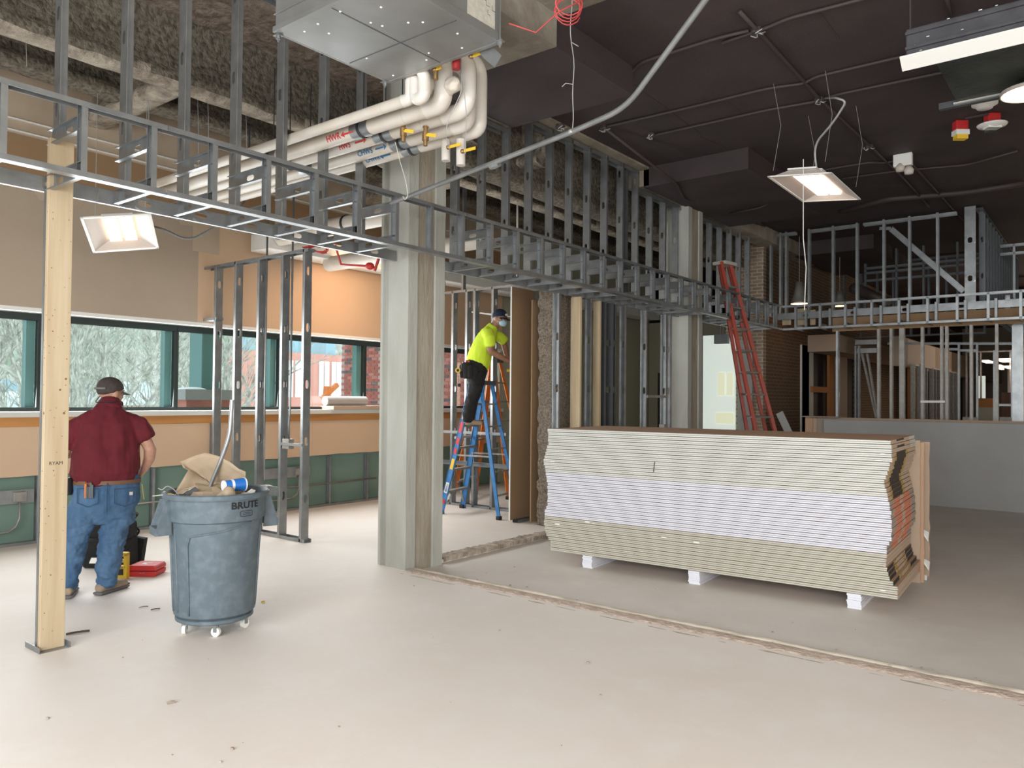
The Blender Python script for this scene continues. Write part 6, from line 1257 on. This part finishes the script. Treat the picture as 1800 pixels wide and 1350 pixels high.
# far brick towers
def tower(px0, px1, ytop, X, depth, cols, rows, label, base=712):
    a, c_ = P(px0, ytop, 0, X), P(px1, ytop, 0, X); zt = a.z
    b = MB(); b.box((X-depth, a.y, GZ), (X, c_.y, zt)); t = thing('apartment_tower', (X, a.y, GZ), label, 'building'); obj('wall', b, 'towerbrick', t)
    b = MB(); b.box((X-depth, a.y+(c_.y-a.y)*.55, zt), (X-2, c_.y-(c_.y-a.y)*.1, zt+6)); obj('roof_plant', b, 'towercap', t)
    hgt = zt-GZ; q = MB(); q.box((0, -1, -1.1), (.3, 1, 1.1)); wme = q.mesh('w', M['towerwin'])
    for r_ in range(rows):
        for cc in cols:
            y = a.y+(c_.y-a.y)*cc; z = zt-3.5-r_*(P(0, ytop, 0, X).z-P(0, ytop+8.8, 0, X).z); link('window', wme, t, Mx.Translation(V((X, y, z))) @ Mx.Scale(1.0, 4))
    return t
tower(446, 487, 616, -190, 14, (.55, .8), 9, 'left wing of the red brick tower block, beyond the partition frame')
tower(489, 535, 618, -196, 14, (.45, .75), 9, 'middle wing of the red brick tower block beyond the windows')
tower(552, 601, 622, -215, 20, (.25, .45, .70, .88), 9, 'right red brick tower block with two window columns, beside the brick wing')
# houses under snow
def house(px, py, X, w_, h, label, roofh, mt='snow', rm='roofsnow'):
    c = P(px, py, 0, X); t = thing('house', (c.x, c.y, GZ), label, 'house'); z1 = c.z-roofh
    b = MB(); b.box((X-8, c.y-w_/2, GZ), (X, c.y+w_/2, z1)); obj('wall', b, mt, t)
    b = MB(); b.prism([(-w_/2-.5, 0), (w_/2+.5, 0), (0, roofh)], X-8.4, X+.4, lambda x, z, xx: V((xx, c.y+x, z1+z))); obj('roof', b, rm, t)
    for k in (-.28, .05, .3): b = MB(); b.box((X, c.y+k*w_-.5, z1-2.4), (X+.1, c.y+k*w_+.5, z1-.9)); obj('window', b, 'towercap', t)
house(10, 665, -62, 8, 5, 'blue-roofed house half seen at far left', 3.2, 'white', 'towercap')
house(140, 672, -74, 13, 5, 'white house with snowy gable behind the near pine post', 2.6)
house(245, 670, -90, 15, 5, 'white snow-roofed house right of the man in the brown cap', 3.4)
house(50, 688, -49, 5, 4, 'low brick building at the foot of the leftmost window', 1.0, 'brickpink')
house(310, 690, -58, 7, 4, 'low brick building beside the first dark mullion', 1.0, 'brickpink')
# bare trees close to the windows
def bare_tree(base, H_, seed, label, r0=.16, spread=.55):
    r2 = random.Random(seed); b = MB()
    def grow(p, d, L, r, lv):
        pts = [p]; dd = d.copy(); n_ = 4 if lv < 3 else 3
        for k in range(n_):
            dd = (dd+V((r2.gauss(0, .13), r2.gauss(0, .13), r2.gauss(.05, .08)))).normalized(); pts.append(pts[-1]+dd*L/n_)
        b.tube(pts, r, 5 if lv < 3 else 4, False, rr=[r*(1-.45*i/n_) for i in range(n_+1)])
        if lv >= 4: return
        for k in range(3 if lv > 0 else 5):
            t_ = r2.uniform(.35, 1); i_ = min(int(t_*n_), n_-1); q = pts[i_].lerp(pts[i_+1], t_*n_-i_) if t_ < 1 else pts[-1]
            az = r2.uniform(0, 2*PI); nd = (dd*.75+V((math.cos(az)*spread, math.sin(az)*spread, r2.uniform(-.05, .35)))*1.0).normalized(); grow(q, nd, L*r2.uniform(.55, .78), r*.52, lv+1)
        grow(pts[-1], dd, L*.7, r*.55, lv+1)
    grow(V(base), V((0, 0, 1)), H_*.42, r0, 0)
    return tag(obj('bare_tree', b, 'bark', smooth=True), label, 'tree')
for (px, X, Hh, sd_, lb) in ((22, -20, 11.5, 11, 'pale bare tree with a forked trunk filling the leftmost window'), (238, -19, 12, 29, 'pale bare tree with a straight trunk right of the man in maroon'), (150, -26, 12, 41, 'bare tree behind the man in maroon, farther off'), (335, -24, 11.5, 57, 'bare tree left of the teal outer post'), (410, -34, 8, 77, 'small bare tree before the dark evergreens'), (300, -33, 12, 91, 'thin bare tree far beyond the second window'), (75, -30, 12, 103, 'thin bare tree beyond the first mullion')):
    c = P(px, 700, 0, X); bare_tree((X, c.y, GZ), Hh, sd_, lb, r0=.15)
b = MB(); c = P(560, 712, 0, -30); b.bar(c-V((0, 0, 6)), c+V((0, .5, .9)), .25, .25); b.bar(c+V((0, .2, .3)), c+V((0, 1.1, 1.0)), .2, .2); tag(obj('orange_lift', b, 'orange'), 'orange lift arm outside, low beside the tower block', 'machine')
